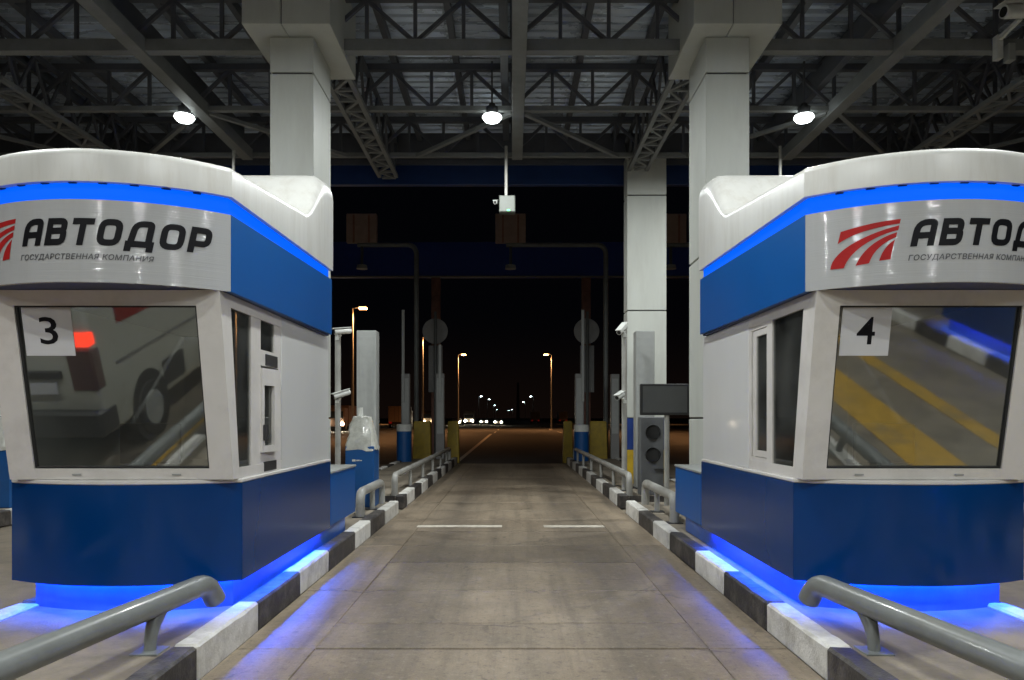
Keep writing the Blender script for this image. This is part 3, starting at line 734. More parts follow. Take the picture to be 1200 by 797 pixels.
    oa = arc(cx, 0.85, 4.74, 4.39, 40)
    outline = list(oa)
    nside = 40
    for i in range(1, nside): outline.append((cx + 0.85, 4.74 + (7.42 - 4.74) * i / nside))
    for i in range(21): outline.append((cx + 0.85 - 1.70 * i / 20, 7.42))
    for i in range(1, nside): outline.append((cx - 0.85, 7.42 - (7.42 - 4.74) * i / nside))
    n = len(outline); cen = (cx, 6.0)
    rings = []
    def inset(p, d):
        # move towards the inside by about d
        x, y = p; k = 1.0
        nx = (cx - x); sxn = max(0, abs(nx) - d) / max(1e-6, abs(nx)) if abs(nx) > d else 0.0
        x2 = cx - nx * max(0.0, sxn)
        y2 = y
        if y > 7.0: y2 = min(y, 7.42 - min(d, 0.2))
        if y < 4.9 or abs(nx) < 0.84 and y < 5: y2 = y + min(d, 0.12)
        return (x2, y2)
    def zr(p, d):
        rr = 0.05 + 0.15 * smoothstep(6.5, 7.2, p[1])
        q = max(0.0, 1 - d / rr)
        return ztop(p[1]) - rr * (1 - math.sqrt(max(0, 1 - q * q)))
    vs = []; fs = []
    vs += [(p[0], p[1], 2.945 + 0.06 * zside(p[1])) for p in [inset(p, 0.05) for p in outline]]
    vs += [(p[0], p[1], 2.945 + 0.06 * zside(p[1])) for p in outline]
    for d in (0.0, 0.006, 0.016, 0.035, 0.06, 0.10, 0.15, 0.2, 0.32, 0.45, 0.6, 0.75, 0.86):
        vs += [(*inset(p, d), zr(inset(p, 0) if d < 0.2 else inset(p, d), d)) for p in outline]
    nr = len(vs) // n
    for r_ in range(nr - 1):
        for i in range(n):
            fs.append((r_ * n + i, r_ * n + (i + 1) % n, (r_ + 1) * n + (i + 1) % n, (r_ + 1) * n + i))
    # middle strip
    rf = MB().add(vs, fs).build('roof', M_GRP, t, smooth=True)
    # --- lettering on the curved sign
    rs = rad + 0.0
    def onsign(u, z, d=0.003):
        an = u / rs; return (cx + (rs + d) * math.sin(an), 4.402 + rad - (rs + d) * math.cos(an), z)
    H = 0.165; z0 = 2.55; u = -0.325; SH = 0.20
    tot = sum(GLY[c][0] for c in 'ABTODOP'); gap = 0.16
    scale_u = (0.822 + 0.325 - SH * H) / (tot + gap * 6)
    lay = 0
    for ch in 'ABTODOP':
        mb = MB()
        wd, strokes = GLY[ch]
        for pts, closed in strokes:
            lay += 1
            for q in stroke(rounded(pts, closed), S, bool(closed)):
                mb.add([onsign(u + p.x * scale_u + SH * H * p.y, z0 + p.y * H, 0.003 + 0.00015 * (lay % 4)) for p in q], [(0, 1, 2, 3)])
        if number: mb.build('letter', M_INK, sg)
        u += (wd + gap) * scale_u
    if number:
        vs, fs = bend_text_mesh('ГОСУДАРСТВЕННАЯ КОМПАНИЯ', 0.1, spacing=1.08, shear=0.2, offset=0.0012)
        pt = fit(vs, -0.335, 0.475, 2.458, 2.500)
        MB().add([onsign(p[0], p[1], 0.003) for p in pt], fs).build('tagline', M_INK2, sg, kind='stuff')
        # red emblem: bands fanning out of the upper right corner
        def emblem(u, v): return onsign(-0.775 + 0.40 * u, 2.45 + 0.275 * v, 0.003)
        def ribbon(lo, hi, n=14):
            def bez(P, t):
                a, b, c, d = P
                return tuple((1 - t) ** 3 * a[k] + 3 * (1 - t) ** 2 * t * b[k] + 3 * (1 - t) * t * t * c[k] + t ** 3 * d[k] for k in (0, 1))
            vs = []
            for i in range(n + 1):
                vs += [emblem(*bez(lo, i / n)), emblem(*bez(hi, i / n))]
            MB().add(vs, [(2 * i, 2 * i + 2, 2 * i + 3, 2 * i + 1) for i in range(n)]).build('emblem_band', M_RED, sg)
        ribbon([(0.11, 0.57), (0.30, 0.76), (0.62, 0.86), (0.985, 0.90)], [(0.155, 0.845), (0.40, 0.92), (0.70, 0.985), (1.0, 1.0)])
        ribbon([(0.20, 0.0), (0.28, 0.36), (0.60, 0.66), (0.965, 0.755)], [(0.0, 0.0), (0.02, 0.42), (0.50, 0.72), (0.98, 0.86)])
        ribbon([(0.56, 0.06), (0.62, 0.34), (0.76, 0.50), (0.935, 0.60)], [(0.37, 0.03), (0.46, 0.36), (0.66, 0.60), (0.95, 0.71)])
        ribbon([(0.86, 0.115), (0.87, 0.26), (0.89, 0.36), (0.90, 0.45)], [(0.70, 0.095), (0.74, 0.32), (0.82, 0.46), (0.92, 0.545)])
    return t
booth(-1, '3', 'blue and white toll booth left of the lane, 3 on its window sheet')
booth(1, '4', 'blue and white toll booth right of the lane, 4 on its window sheet')

# neighbouring booth, seen only mirrored in the glass
nb = booth(1, None, 'blue and white toll booth beyond the next lane, mirrored in the window of booth 4')
nb.location = (nb.location.x + PITCH, nb.location.y - 7.65, nb.location.z)

# ================================================================== guard rails
def fillet(path, r, n=6):
    out = [Vector(path[0])]
    for i in range(1, len(path) - 1):
        p, a, b = Vector(path[i]), Vector(path[i - 1]), Vector(path[i + 1])
        d1 = (a - p).normalized(); d2 = (b - p).normalized()
        for k in range(n + 1):
            t_ = k / n; q0 = p + d1 * r * (1 - t_); q1 = p + d2 * r * t_
            out.append(q0.lerp(q1, t_))
    out.append(Vector(path[-1])); return out
def guard_near(s, label, outer=False):
    t = thing('guard_rail', label, 'guard rail', (s * (3.35 if outer else 2.05), 4.0, 0.17), 'bent pipe guard rails on the islands')
    if outer:
        y0 = 2.2 if s > 0 else 0.6
        path = [(s * 3.395, y0 - 0.05, 0.30), (s * 3.40, y0, 0.43), (s * 3.44, 4.28, 0.43), (s * 3.44, 4.34, 0.30)]; sup = (y0 + 0.35, 3.9); fx = lambda y: 3.40 + 0.04 * (y - y0) / (4.28 - y0)
    else:
        path = [(s * 2.60, 0.2, 0.42), (s * 1.985, 4.72, 0.425), (s * 1.965, 4.80, 0.30)]; sup = (4.15, 2.2); fx = lambda y: 1.985 + (4.72 - y) * 0.1361
    MB().tube(fillet(path, 0.10, 8), 0.069, 20).build('pipe', M_PIPE, t, smooth=True)
    for y in sup:
        x = s * fx(y)
        MB().tube([(x, y - 0.02, 0.16), (x, y - 0.01, 0.24), (x, y + 0.02, 0.31), (x, y + 0.07, 0.37), (x, y + 0.12, 0.41)], [0.034, 0.035, 0.04, 0.05, 0.05], 14).build('support', M_PIPE, t, smooth=True)
        MB().box(x - 0.08, x + 0.08, y - 0.10, y + 0.06, 0.168, 0.18).build('foot_plate', M_PIPE, t, bevel=0.003)
guard_near(-1, 'thick grey bent pipe rail mirrored in the left booth window', True)
guard_near(1, 'thick grey bent pipe rail mirrored in the right booth window', True)
guard_near(-1, 'thick grey bent pipe rail at the bottom left before booth 3')
guard_near(1, 'thick grey bent pipe rail at the bottom right before booth 4')
def guard_far(x, y0, y1, r, zt, label, posts, hook_end=True):
    t = thing('guard_rail', label, 'guard rail', (x, (y0 + y1) / 2, 0.17), 'pipe guard rails along the lane')
    path = [(x, y0, 0.17), (x, y0, zt), (x, y1, zt)] + ([(x, y1, 0.17)] if hook_end else [])
    MB().tube(fillet(path, 0.14, 6), r, 14).build('pipe', M_PIPE2, t, smooth=True)
    for y in posts:
        MB().tube([(x, y, 0.165), (x, y, zt - 0.02)], r * 0.62, 10).build('support', M_PIPE2, t, smooth=True)
    for y in [y0] + list(posts):
        MB().box(x - 0.09, x + 0.09, y - 0.09, y + 0.09, 0.168, 0.182).build('foot_plate', M_DARK, t)
guard_far(-2.04, 9.75, 11.3, 0.062, 0.50, 'short pale pipe rail beside the wrapped blue cabinet', (10.6,))
guard_far(2.06, 9.2, 11.2, 0.062, 0.50, 'short pale pipe rail between booth 4 and the traffic light', (10.3,))
guard_far(-1.99, 12.3, 23.0, 0.055, 0.53, 'long pale pipe rail receding along the left side of the lane', (14.2, 16.2, 18.2, 20.2, 22))
guard_far(1.99, 12.3, 23.0, 0.055, 0.53, 'long pale pipe rail receding along the right side of the lane', (14.2, 16.2, 18.2, 20.2, 22))

# ================================================================== island equipment
def bullet_camera(parent, p, d, ln=0.30, r=0.05, name='camera_housing'):
    p = Vector(p); d = Vector(d).normalized()
    o = MB().tube([p - d * ln / 2, p - d * ln * 0.42, p + d * ln * 0.42, p + d * ln / 2], [r * 0.8, r, r, r * 0.95], 16).build(name, M_CAMW, parent, smooth=True)
    MB().bar(p - d * ln * 0.45 + Vector((0, 0, r * 1.15)), p + d * ln * 0.62 + Vector((0, 0, r * 1.15)), r * 2.3, 0.012).build('sun_shield', M_CAMW, o)
    MB().cyl(p + d * (ln / 2 - 0.01), p + d * (ln / 2 + 0.004), r * 0.75, 14).build('camera_lens', M_RUBBER, o)
    return o
def camera_pole(x, y, ztop, label, cams, m):
    t = thing('camera_pole', label, 'camera pole', (x, y, 0.17), 'poles with two cameras on the islands')
    MB().cyl((x, y, 0.17), (x, y, ztop), 0.05, 16).build('pole', m, t, smooth=True)
    MB().box(x - 0.10, x + 0.10, y - 0.10, y + 0.10, 0.168, 0.185).build('foot_plate', M_DARK, t)
    for (z, d, off) in cams:
        p = Vector((x + off, y - 0.06, z)); bullet_camera(t, p, d)
        MB().bar((x, y - 0.02, z - 0.12), (x + off * 0.5, y - 0.06, z - 0.05), 0.05).bar((x, y, z - 0.12), (x, y - 0.07, z - 0.12), 0.06).build('bracket', M_CAMW, t)
camera_pole(-3.0, 12.5, 3.0, 'grey pole with two white cameras behind booth 3', ((2.99, (-0.8, -0.5, -0.12), 0.10), (1.91, (-0.8, -0.5, -0.3), 0.08)), M_PIPE2)
camera_pole(2.06, 13.3, 3.12, 'grey pole with two white cameras before the white column', ((3.13, (-0.5, -0.7, -0.55), -0.05), (1.92, (-0.6, -0.7, -0.35), -0.07)), M_PIPE2)
# light curtain pylons
def pylon(x, y, ztop, wd, dp, label):
    t = thing('detector_pylon', label, 'detector pylon', (x, y, 0.17), 'tall grey detector pylons')
    MB().box(x - wd / 2, x + wd / 2, y - dp / 2, y + dp / 2, 0.17, ztop).build('housing', M_GREYL, t, bevel=0.012)
    MB().box(x - wd / 2 + 0.05, x + wd / 2 - 0.05, y - dp / 2 - 0.004, y - dp / 2 + 0.01, 0.9, ztop - 0.12).build('front_cover', M_GREYL, t, bevel=0.002)
    MB().box(x - wd / 2 - 0.03, x + wd / 2 + 0.03, y - dp / 2 - 0.03, y + dp / 2 + 0.03, 0.168, 0.20).build('foot_plate', M_DARK, t)
    return t
pylon(-2.72, 13.7, 3.14, 0.37, 0.30, 'tall plain grey pylon behind the wrapped blue cabinet')
pylon(2.50, 13.75, 3.14, 0.35, 0.30, 'tall plain grey pylon before the white column, above the black screen')
# traffic light cabinet on the right
t = thing('traffic_light', 'grey cabinet with two round unlit signal lenses below the black screen', 'traffic light', (2.45, 12.6, 0.17))
MB().box(2.21, 2.62, 12.5, 12.78, 0.17, 1.52).build('housing', mat('signal_grey', (0.11, 0.115, 0.12), 0.45), t, bevel=0.012)
for z in (1.26, 0.87):
    MB().tube([(2.42, 12.495, z), (2.42, 12.42, z)], [0.128, 0.128], 24, cap=False).build('visor', M_DARK, t, smooth=True)
    MB().cyl((2.42, 12.499, z), (2.42, 12.47, z), 0.115, 24).build('signal_lens', M_RUBBER, t, smooth=True)
MB().box(2.45, 2.66, 12.40, 12.52, 0.62, 0.635).build('shelf', M_DARK, t)
# information screen on a post
t = thing('display_screen', 'black unlit display screen on a grey post beside booth 4', 'display', (2.33, 11.0, 0.17))
MB().cyl((2.36, 11.06, 0.17), (2.36, 11.06, 1.60), 0.04, 14).build('post', M_PIPE2, t, smooth=True)
MB().box(1.945, 2.685, 10.98, 11.06, 1.545, 2.02).build('housing', M_RUBBER, t, bevel=0.01)
MB().box(1.98, 2.65, 10.974, 10.985, 1.585, 1.985).build('screen', mat('screen_face', (0.07, 0.072, 0.07), 0.35, var=0.05), t)
# blue cabinets wrapped in plastic
def wrapped(x, y, label):
    t = thing('payment_cabinet', label, 'cabinet', (x, y, 0.17), 'blue cabinets under plastic wrap')
    MB().box(x - 0.215, x + 0.215, y - 0.2, y + 0.2, 0.17, 1.08).build('housing', M_CBLUE, t, bevel=0.012)
    MB().box(x - 0.11, x - 0.06, y - 0.204, y - 0.199, 0.855, 0.885).box(x - 0.05, x + 0.0, y - 0.204, y - 0.199, 0.86, 0.88).box(x + 0.008, x + 0.035, y - 0.204, y - 0.199, 0.863, 0.875).build('badge', M_CAMW, t)
    MB().box(x - 0.13, x + 0.13, y - 0.12, y + 0.12, 1.08, 1.46).build('terminal', M_CAMW, t, bevel=0.02)
    MB().tube([(x - 0.03, y, 1.45), (x - 0.03, y, 1.66)], [0.045, 0.04], 12).build('mast', M_CAMW, t, smooth=True)
    r2 = random.Random(int(abs(x * 100)))
    vs = []; fs = []; nr, ns = 9, 22
    for i in range(nr):
        f = i / (nr - 1); z = 1.02 + 0.50 * f; rad = 0.235 * (1 - 0.42 * f ** 1.4)
        for k in range(ns):
            a = 2 * math.pi * k / ns; q = max(abs(math.cos(a)), abs(math.sin(a)))
            rr = rad * (0.35 + 0.65 / q) * (1 + r2.uniform(-0.11, 0.11))
            vs.append((x + rr * math.cos(a), y + rr * math.sin(a) * 0.95, z + r2.uniform(-0.018, 0.018)))
    for i in range(nr - 1):
        for k in range(ns): fs.append((i * ns + k, i * ns + (k + 1) % ns, (i + 1) * ns + (k + 1) % ns, (i + 1) * ns + k))
    fs.append(tuple((nr - 1) * ns + k for k in range(ns)))
    MB().add(vs, fs).build('plastic_wrap', M_WRAP, t, smooth=True)
wrapped(-2.27, 11.0, 'blue cabinet with white plastic wrapped top beside the lane behind booth 3')
wrapped(-7.62, 10.9, 'blue cabinet with white plastic wrapped top at the far left edge')
# blue bollards with a white cap
def bollard(x, y, h, label):
    t = thing('bollard', label, 'bollard', (x, y, 0.17), 'blue bollards with white caps')
    MB().tube([(x, y, 0.17), (x, y, h - 0.22)], 0.23, 20).build('shaft', M_CBLUE, t, smooth=True)
    MB().tube([(x, y, h - 0.22), (x, y, h - 0.02), (x, y, h)], [0.235, 0.235, 0.20], 20).build('cap', M_CAMW, t, smooth=True)
bollard(-3.30, 22.2, 1.32, 'blue bollard with a white cap on the left island')
bollard(2.16, 22.6, 1.30, 'blue bollard with a white cap on the right island')
# barrier posts with raised booms
def barrier(x, y, zt, boom, label):
    t = thing('barrier_post', label, 'barrier', (x, y, 0.17), 'grey barrier posts on the islands')
    MB().box(x - 0.14, x + 0.14, y - 0.12, y + 0.12, 0.17, zt).build('housing', M_GREY, t, bevel=0.015)
    MB().box(x - 0.10, x + 0.10, y - 0.125, y - 0.118, 1.0, zt - 0.15).build('front_cover', M_GREYL, t)
    if boom: MB().box(x + boom[0] - 0.045, x + boom[0] + 0.045, y - 0.16, y - 0.125, zt - 0.9, boom[1]).build('raised_boom', M_GREYL, t, bevel=0.004)
barrier(-3.42, 23.4, 2.93, (-0.07, 4.97), 'grey barrier post with tall raised boom behind the left bollard')
barrier(-2.33, 23.6, 2.95, (0.0, 3.88), 'grey barrier post with short boom beside the lane at left')
barrier(2.17, 23.4, 2.93, (0.10, 4.97), 'grey barrier post with tall raised boom behind the right bollard')
barrier(3.34, 23.6, 2.93, None, 'grey barrier post without boom right of the overhead sign pole')
# yellow concrete guard blocks
for k, (x0, x1, y0, lab) in enumerate(((-3.22, -2.68, 23.75, 'yellow guard block between the left bollard and barrier post'), (-2.18, -1.82, 24.6, 'yellow guard block beside the lane at left'),
                                (1.76, 2.04, 24.6, 'narrow yellow guard block beside the lane at right'), (2.56, 3.10, 23.75, 'wide yellow guard block between right bollard and sign pole'))):
    t = thing('guard_block', lab, 'guard block', ((x0 + x1) / 2, y0, 0), 'yellow guard blocks at the island ends')
    MB().hexa([(x0 - 0.03, y0 - 0.03, -0.03), (x1 + 0.03, y0 - 0.03, -0.03), (x1 + 0.03, y0 + 0.33, -0.03), (x0 - 0.03, y0 + 0.33, -0.03)], [(x0, y0, 1.38), (x1, y0, 1.38), (x1, y0 + 0.3, 1.38), (x0, y0 + 0.3, 1.38)]).build('block', M_YELDIM, t, bevel=0.015)
    MB().box(x0 + 0.02, x1 - 0.02, y0 + 0.02, y0 + 0.28, 1.38, 1.40).build('top_cap', M_YELDIM, t)
# overhead lane sign poles
def lane_sign(xp, xa, ysn, label):
    t = thing('lane_sign_pole', label, 'lane sign', (xp, ysn, 0), 'bent poles carrying lane signs')
    MB().tube(fillet([(xp, ysn, -0.03), (xp, ysn, 7.45), (xa, ysn, 7.45)], 0.35, 8), 0.085, 14).build('pole', mat('pole_grey', (0.17, 0.18, 0.175), 0.5), t, smooth=True)
    sx = xa + 0.15
    MB().box(sx - 0.52, sx + 0.52, ysn - 0.1, ysn + 0.1, 7.50, 8.50).build('sign_box', mat('sign_back', (0.36, 0.25, 0.2), 0.6), t, bevel=0.02)
    for dx in (-0.26, 0.26): MB().box(sx + dx - 0.03, sx + dx + 0.03, ysn - 0.13, ysn - 0.1, 7.50, 8.45).build('sign_rib', M_BROWN, t)
    MB().tube([(sx, ysn, 7.4), (sx, ysn, 6.75)], 0.05, 10).build('sensor_arm', M_STEELD, t)
    MB().tube([(sx, ysn, 6.62), (sx, ysn, 6.75)], [0.19, 0.17], 16).build('sensor', M_GREYL, t, smooth=True)
lane_sign(-3.28, -5.30, 24.9, 'bent grey pole with a lane sign above the left lane')
lane_sign(3.22, -0.20, 24.9, 'bent grey pole with a lane sign above the middle lane')
lane_sign(8.50, 5.30, 24.9, 'bent grey pole with a lane sign seen between the two white columns')
# far gantry with round signs
t = thing('gantry', 'dark navy gantry beam on two rusty posts beyond the canopy', 'gantry', (0, 29, 0))
MB().box(-16, 16, 29, 29.6, 7.20, 8.55).build('beam', mat('gantry_navy', (0.02, 0.05, 0.28), 0.5), t, bevel=0.02)
MB().box(-16, 16, 28.93, 28.99, 7.12, 7.18).build('lower_trim', M_GREY, t)
for xp in (-3.07, 2.99, -15, 15):
    MB().box(xp - 0.17, xp + 0.17, 29.1, 29.44, -0.05, 7.2).build('post', M_BROWN, t, bevel=0.02)
for s, x in ((-1, -2.95), (1, 2.90)):
    lab = 'round sign seen from behind on the %s gantry post' % ('left' if s < 0 else 'right')
    t = thing('round_sign', lab, 'road sign', (x, 28, 0), 'round signs on the gantry posts')
    x += 0.0
    MB().cyl((x - 0.02, 28.0, 4.86), (x - 0.02, 28.04, 4.86), 0.49, 36).build('disc', mat('sign_disc_back', (0.30, 0.29, 0.28), 0.45, var=0.15, scale=3), t, smooth=True)
    MB().cyl((x, 27.93, 0), (x, 27.93, 5.6), 0.055, 12).build('post', mat('pole_grey', (0.17, 0.18, 0.175), 0.5), t, smooth=True)
    MB().box(x - 0.27, x + 0.27, 28.0, 28.04, 2.5, 4.3).build('lower_plate', M_GREY, t, bevel=0.004)
# hanging reader above the lane
def reader(x, y, z0, label):
    t = thing('hanging_reader', label, 'sensor', (x, y, z0), 'hanging readers above the lanes')
    MB().cyl((x - 0.02, y, z0 + 0.3), (x - 0.02, y, 6.6), 0.03, 10).build('rod', M_PIPE2, t, smooth=True)
    MB().box(x - 0.15, x + 0.15, y - 0.1, y + 0.1, z0, z0 + 0.31).build('housing', mat('reader_grey', (0.12, 0.13, 0.115), 0.6), t, bevel=0.015)
    MB().box(x + 0.0, x + 0.05, y - 0.105, y - 0.099, z0 + 0.02, z0 + 0.045).build('status_lamp', M_GREENLED, t)
    bullet_camera(t, (x - 0.21, y - 0.02, z0 + 0.2), (-0.2, -1, -0.3), 0.16, 0.035)
reader(-0.09, 13.6, 5.34, 'pale box reader with a green lamp hanging above the middle lane')
reader(5.05, 13.6, 5.34, 'pale reader on a rod hanging over the right lane')
reader(-5.2, 13.6, 5.34, 'pale reader on a rod hanging over the left lane')
# cctv at the upper right
t = thing('security_camera', 'white security camera on a bracket at the top right corner', 'security camera', (6.62, 9.6, 6.5), None)
bullet_camera(t, (6.64, 9.45, 6.80), (-1, -0.12, -0.10), 0.52, 0.085)
MB().box(6.60, 6.68, 9.86, 9.965, 6.40, 6.72).bar((6.64, 9.92, 6.66), (6.64, 9.47, 6.72), 0.05).build('bracket', M_CAMW, t)
MB().box(6.74, 6.84, 9.84, 9.96, 6.36, 6.60).build('junction_box', M_GREYL, t, bevel=0.01)

# ================================================================== vehicles
def wheel(parent, x, y, r, wd, s):
    o = MB().cyl((x - wd / 2, y, r), (x + wd / 2, y, r), r, 26).build('wheel', M_RUBBER, parent, bevel=0.02, smooth=True)
    MB().cyl((x + s * wd * 0.3, y, r), (x + s * (wd / 2 + 0.012), y, r), r * 0.62, 20).build('rim', M_GREYL, o, smooth=True)
    return o
def van():
    x0, x1 = -6.05, -4.15; yr = 2.55; L = 5.0
    cx = (x0 + x1) / 2
    t = thing('delivery_van', 'white van with a lit red tail lamp, mirrored in the window of booth 3', 'van', (cx, yr - L / 2, 0))
    def prof(dx): return [(yr, 0.55), (yr + 0.02, 1.0), (yr - 0.06, 1.9), (yr - 0.2, 2.1), (yr - 3.0, 2.12), (yr - 3.6, 1.95), (yr - 4.2, 1.25), (yr - 4.9, 1.05), (yr - 5.0, 0.6), (yr - 4.9, 0.35), (yr - 0.1, 0.35)]
    MB().prism(prof(0), lambda p: (x0, p[0], p[1]), lambda p: (x1, p[0], p[1])).build('body', M_VAN, t, bevel=0.06, seg=3, smooth=True)
    for s, xx in ((1, x1), (-1, x0)):
        for y in (yr - 0.95, yr - 4.05):
            MB().cyl((xx - s * 0.2, y, 0.36), (xx + s * 0.006, y, 0.36), 0.42, 26).build('wheel_arch', M_RUBBER, t)
            wheel(t, xx - s * 0.08, y, 0.33, 0.2, s)
        a, b = sorted((xx - s * 0.25, xx + s * 0.012))
        o = MB().box(a, b, yr - 0.10, yr + 0.035, 1.32, 1.46).build('tail_lamp', M_TAILB if s > 0 else M_TAILB, t, bevel=0.02)
        MB().box(a, b, yr - 0.14, yr + 0.03, 0.86, 1.295).build('lamp_lens', mat('lamp_dark_red', (0.07, 0.025, 0.025), 0.2, coat=0.5), o, bevel=0.02)
        MB().box(min(xx, xx + s * 0.012), max(xx, xx + s * 0.012), yr - 1.9, yr - 1.35, 0.45, 0.75).build('side_trim', M_DARK, t)
        MB().box(min(xx, xx + s * 0.010), max(xx, xx + s * 0.010), yr - 3.4, yr - 0.4, 1.02, 1.05).build('side_moulding', M_GREY, t)
    MB().box(x0 - 0.01, x1 + 0.01, yr - 0.25, yr + 0.10, 0.38, 0.66).build('rear_bumper', M_DARK, t, bevel=0.03)
    px_ = x1 - 0.66
    MB().box(px_ - 0.27, px_ + 0.27, yr + 0.03, yr + 0.05, 0.84, 0.96).build('number_plate', M_PAPER, t)
    MB().box(px_ - 0.34, px_ + 0.34, yr + 0.012, yr + 0.06, 1.00, 1.08).build('plate_lamp', M_DARK, t, bevel=0.01)
    for s in (-1, 1):
        MB().hexa([(cx + s * 0.10, yr + 0.006, 1.32), (cx + s * 0.62, yr + 0.006, 1.32), (cx + s * 0.62, yr + 0.02, 1.32), (cx + s * 0.10, yr + 0.02, 1.32)],
                  [(cx + s * 0.10, yr - 0.06, 1.86), (cx + s * 0.60, yr - 0.06, 1.86), (cx + s * 0.60, yr - 0.04, 1.86), (cx + s * 0.10, yr - 0.04, 1.86)]).build('rear_window', M_RUBBER, t)
    MB().box(cx - 0.006, cx + 0.006, yr - 0.03, yr + 0.03, 0.68, 1.30).build('door_seam', M_DARK, t)
    MB().box(x1 - 0.002, x1 + 0.008, yr - 1.5, yr - 0.55, 1.42, 1.80).build('side_window', mat('red_print', (0.25, 0.02, 0.02), 0.4), t)
van()
def car(x, y, heading, label, col, lit_front):
    """heading -1: front towards the camera"""
    t = thing('car', label, 'car', (x, y, 0), 'vehicles on the far road')
    m = mat('car_paint_%d' % int(col[0] * 1000), col, 0.3, coat=0.5)
    h = heading
    prof = [(-2.1, 0.3), (-2.15, 0.7), (-1.3, 0.88), (-0.6, 1.42), (1.0, 1.45), (1.7, 0.98), (2.1, 0.9), (2.15, 0.35)]
    MB().prism(prof, lambda p: (x - 0.87, y - h * -p[0] * 1.0 if h < 0 else y - p[0], p[1]), lambda p: (x + 0.87, y - h * -p[0] if h < 0 else y - p[0], p[1])).build('body', m, t, bevel=0.06, smooth=True)
    f = -1 if h < 0 else 1
    MB().hexa([(x - 0.7, y - 1.25, 0.93), (x + 0.7, y - 1.25, 0.93), (x + 0.7, y - 1.2, 0.93), (x - 0.7, y - 1.2, 0.93)], [(x - 0.62, y - 0.72, 1.36), (x + 0.62, y - 0.72, 1.36), (x + 0.62, y - 0.67, 1.36), (x - 0.62, y - 0.67, 1.36)]).build('windscreen', M_RUBBER, t)
    for s in (-1, 1):
        for yy in (-1.35, 1.35): wheel(t, x + s * 0.8, y + yy, 0.31, 0.2, s)
        MB().box(x + s * 0.68 - 0.16, x + s * 0.68 + 0.16, y - 2.20, y - 2.08, 0.60, 0.80).build('headlight', M_HEAD if lit_front else M_TAIL, t, bevel=0.02)
def truck(x, y, label, col, lit_front, h=3.3, cabcol=(0.3, 0.3, 0.3)):
    t = thing('truck', label, 'truck', (x, y, 0), 'vehicles on the far road')
    m = mat('truck_%d_%d' % (int(col[0] * 1000), int(col[2] * 1000)), col, 0.5, var=0.1)
    if lit_front:
        MB().box(x - 1.2, x + 1.2, y - 2.0, y - 0.2, 0.5, 2.7).build('cab', m, t, bevel=0.08)
        MB().box(x - 1.05, x + 1.05, y - 2.03, y - 1.99, 1.5, 2.3).build('windscreen', M_RUBBER, t)
        MB().box(x - 1.25, x + 1.25, y, y + 7, 0.9, h).build('cargo_box', m, t, bevel=0.04)
    else:
        MB().box(x - 1.25, x + 1.25, y, y + 7, 0.9, h).build('cargo_box', m, t, bevel=0.04)
        MB().box(x - 1.2, x + 1.2, y + 7.3, y + 9.2, 0.5, 2.7).build('cab', m, t, bevel=0.08)
        MB().box(x - 1.2, x + 1.2, y - 0.02, y + 0.1, 0.5, 0.9).build('rear_bumper', M_DARK, t)
        for dx in (-0.6, 0.0): MB().box(x + dx + 0.28, x + dx + 0.31, y - 0.02, y, 1.0, h - 0.1).build('door_seam', M_DARK, t)
    for s in (-1, 1):
        for yy in ((-1.2, 5.5) if lit_front else (1.2, 7.8)): wheel(t, x + s * 1.05, y + yy, 0.48, 0.3, s)
        MB().box(x + s * 0.9 - 0.2, x + s * 0.9 + 0.2, y - 2.1 if lit_front else y - 0.06, y - 1.98 if lit_front else y - 0.02, 0.7, 0.95).build('headlight' if lit_front else 'tail_light', M_HEAD if lit_front else M_TAIL, t)
WB = (0.5, 0.5, 0.5)
car(-11.4, 150, -1, 'small car with bright headlights, outermost left of the oncoming ones', (0.25, 0.22, 0.2), True)
truck(-10.6, 180, 'white truck with lit front among the oncoming cars', (0.62, 0.6, 0.55), True)
car(-6.6, 172, -1, 'small car with dimmer headlights right of the oncoming truck', (0.2, 0.2, 0.22), True)
car(-2.9, 155, -1, 'small car with the brightest headlights nearest the vanishing point', (0.3, 0.3, 0.3), True)
truck(6.6, 205, 'box truck seen from behind, just right of the far tower', (0.42, 0.36, 0.28), False)
truck(14.6, 207, 'box truck seen from behind under the right street lamp', (0.46, 0.38, 0.28), False)
truck(-17.2, 108, 'brown box truck standing behind the left bollard', (0.30, 0.20, 0.13), False)
truck(-16.5, 145, 'small truck with roof board behind the yellow guard block', (0.4, 0.3, 0.2), True, 3.0)
truck(-20.6, 86, 'truck with orange lamps behind the two camera pole', (0.22, 0.14, 0.1), True, 3.0)

# ================================================================== street lamps
def street_lamp(x, y, h, arm, label, lens, watts, col, group):
    t = thing('street_lamp', label, 'street lamp', (x, y, 0), group)
    MB().tube([(x, y, -0.05), (x, y, h * 0.5), (x, y, h)], [0.11, 0.09, 0.06], 10).build('pole', M_PIPE2, t, smooth=True)
    MB().tube([(x, y, h - 0.05), (x + arm * 0.6, y, h + 0.06), (x + arm, y, h + 0.08)], 0.05, 8).build('arm', M_PIPE2, t, smooth=True)
    MB().box(min(x + arm * 0.6, x + arm * 1.5), max(x + arm * 0.6, x + arm * 1.5), y - 0.18, y + 0.18, h + 0.03, h + 0.18).build('head', M_GREY, t, bevel=0.03)
    MB().box(min(x + arm * 0.7, x + arm * 1.45), max(x + arm * 0.7, x + arm * 1.45), y - 0.19, y + 0.12, h - 0.10, h + 0.035).build('lens', lens, t, bevel=0.02)
    if watts:
        d = bpy.data.lights.new('street_light', 'SPOT'); d.energy = watts; d.color = col; d.spot_size = R(150); d.spot_blend = 0.6; d.shadow_soft_size = 0.15
        o = bpy.data.objects.new('street_light', d); C.objects.link(o); o.parent = t; o.location = (arm * 1.05, 0, h - 0.15)
SOD = (1.0, 0.46, 0.17)
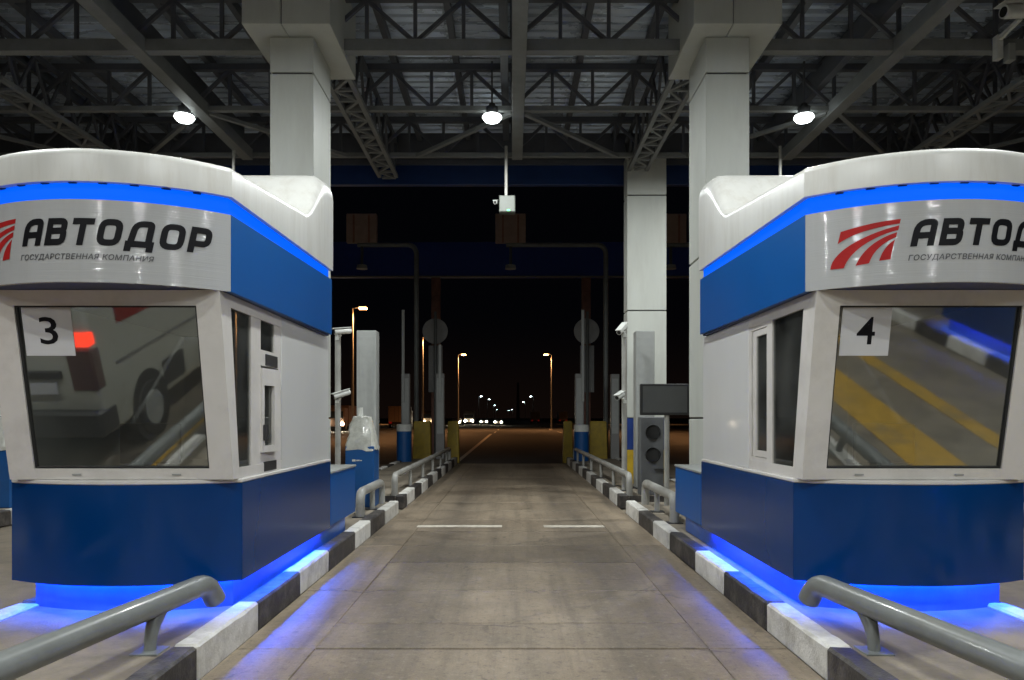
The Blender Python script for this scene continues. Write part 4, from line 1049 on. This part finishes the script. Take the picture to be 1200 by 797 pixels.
G1 = 'orange street lamps beyond the toll plaza'
street_lamp(-12.3, 56, 10, 0.75, 'orange street lamp nearest, left of the tall grey pylon', M_SODIUM, 4300, SOD, G1)
street_lamp(-9.35, 76, 10, 0.55, 'orange street lamp behind the left round sign post', M_SODIUM, 4300, SOD, G1)
street_lamp(-7.2, 97, 10, 0.7, 'orange street lamp left of the empty road, above the oncoming cars', M_SODIUM, 4300, SOD, G1)
street_lamp(5.3, 97, 10, -0.7, 'orange street lamp right of the empty road', M_SODIUM, 4300, SOD, G1)
street_lamp(17.5, 56, 10, -0.75, 'orange street lamp behind the right columns', M_SODIUM, 4300, SOD, G1)
street_lamp(14.0, 76, 10, -0.75, 'orange street lamp hidden behind the right white column', M_SODIUM, 4300, SOD, G1)
street_lamp(-22.0, 44, 10, 0.75, 'orange street lamp far left, hidden by the left booth', M_SODIUM, 4200, SOD, G1)
street_lamp(24.0, 44, 10, -0.75, 'orange street lamp far right, hidden by the right booth', M_SODIUM, 4200, SOD, G1)
street_lamp(30.3, 185, 10, -0.75, 'added orange lamp lighting the far trucks, hidden behind the slim right column', M_SODIUM, 16000, SOD, G1)  # added out of sight to brighten the far trucks
street_lamp(-37.4, 185, 10, 0.75, 'added orange lamp lighting the far trucks, hidden behind the left pylon', M_SODIUM, 16000, SOD, G1)  # its left counterpart, likewise added for the far trucks
G2 = 'small white street lamps far down the road'
for k, (px, py, s) in enumerate(((561, 464.5, 1), (571, 468, 1), (578, 475, 1), (581, 480, 1), (625, 464.5, -1), (615.5, 471, -1), (608, 477, -1), (601, 480, -1), (595.5, 481, 1))):
    y = 8.5 * 850 / (490 - py); x = (px - 600) / 850 * y
    street_lamp(x, y, 10, s * 0.9, ('white street lamp far down the road, number %d from the %s along its row' % (k + 1 if s > 0 else k - 3, 'left' if s > 0 else 'right')) if False else
                ['dim white lamp leftmost of the far left row', 'second white lamp of the far left row', 'third white lamp of the far left row', 'last white lamp low in the far left row',
                 'white lamp rightmost of the far right row', 'second white lamp of the far right row', 'third white lamp of the far right row', 'small white lamp just right of the vanishing point', 'bright white lamp just above the vanishing point'][k],
                M_WLAMP, 0, SOD, G2)
# dark tower on the horizon
t = thing('tower', 'slender dark tower on the horizon just right of the vanishing point', 'tower', (4.3, 520, 0))
MB().tube([(4.3, 520, -0.1), (4.3, 520, 16), (4.3, 520, 25)], [1.3, 1.0, 0.75], 12).build('shaft', mat('tower_concrete', (0.25, 0.17, 0.12), 0.8), t, smooth=True)
MB().tube([(4.3, 520, 25), (4.3, 520, 27)], [0.95, 0.6], 12).build('top', M_GREY, t)
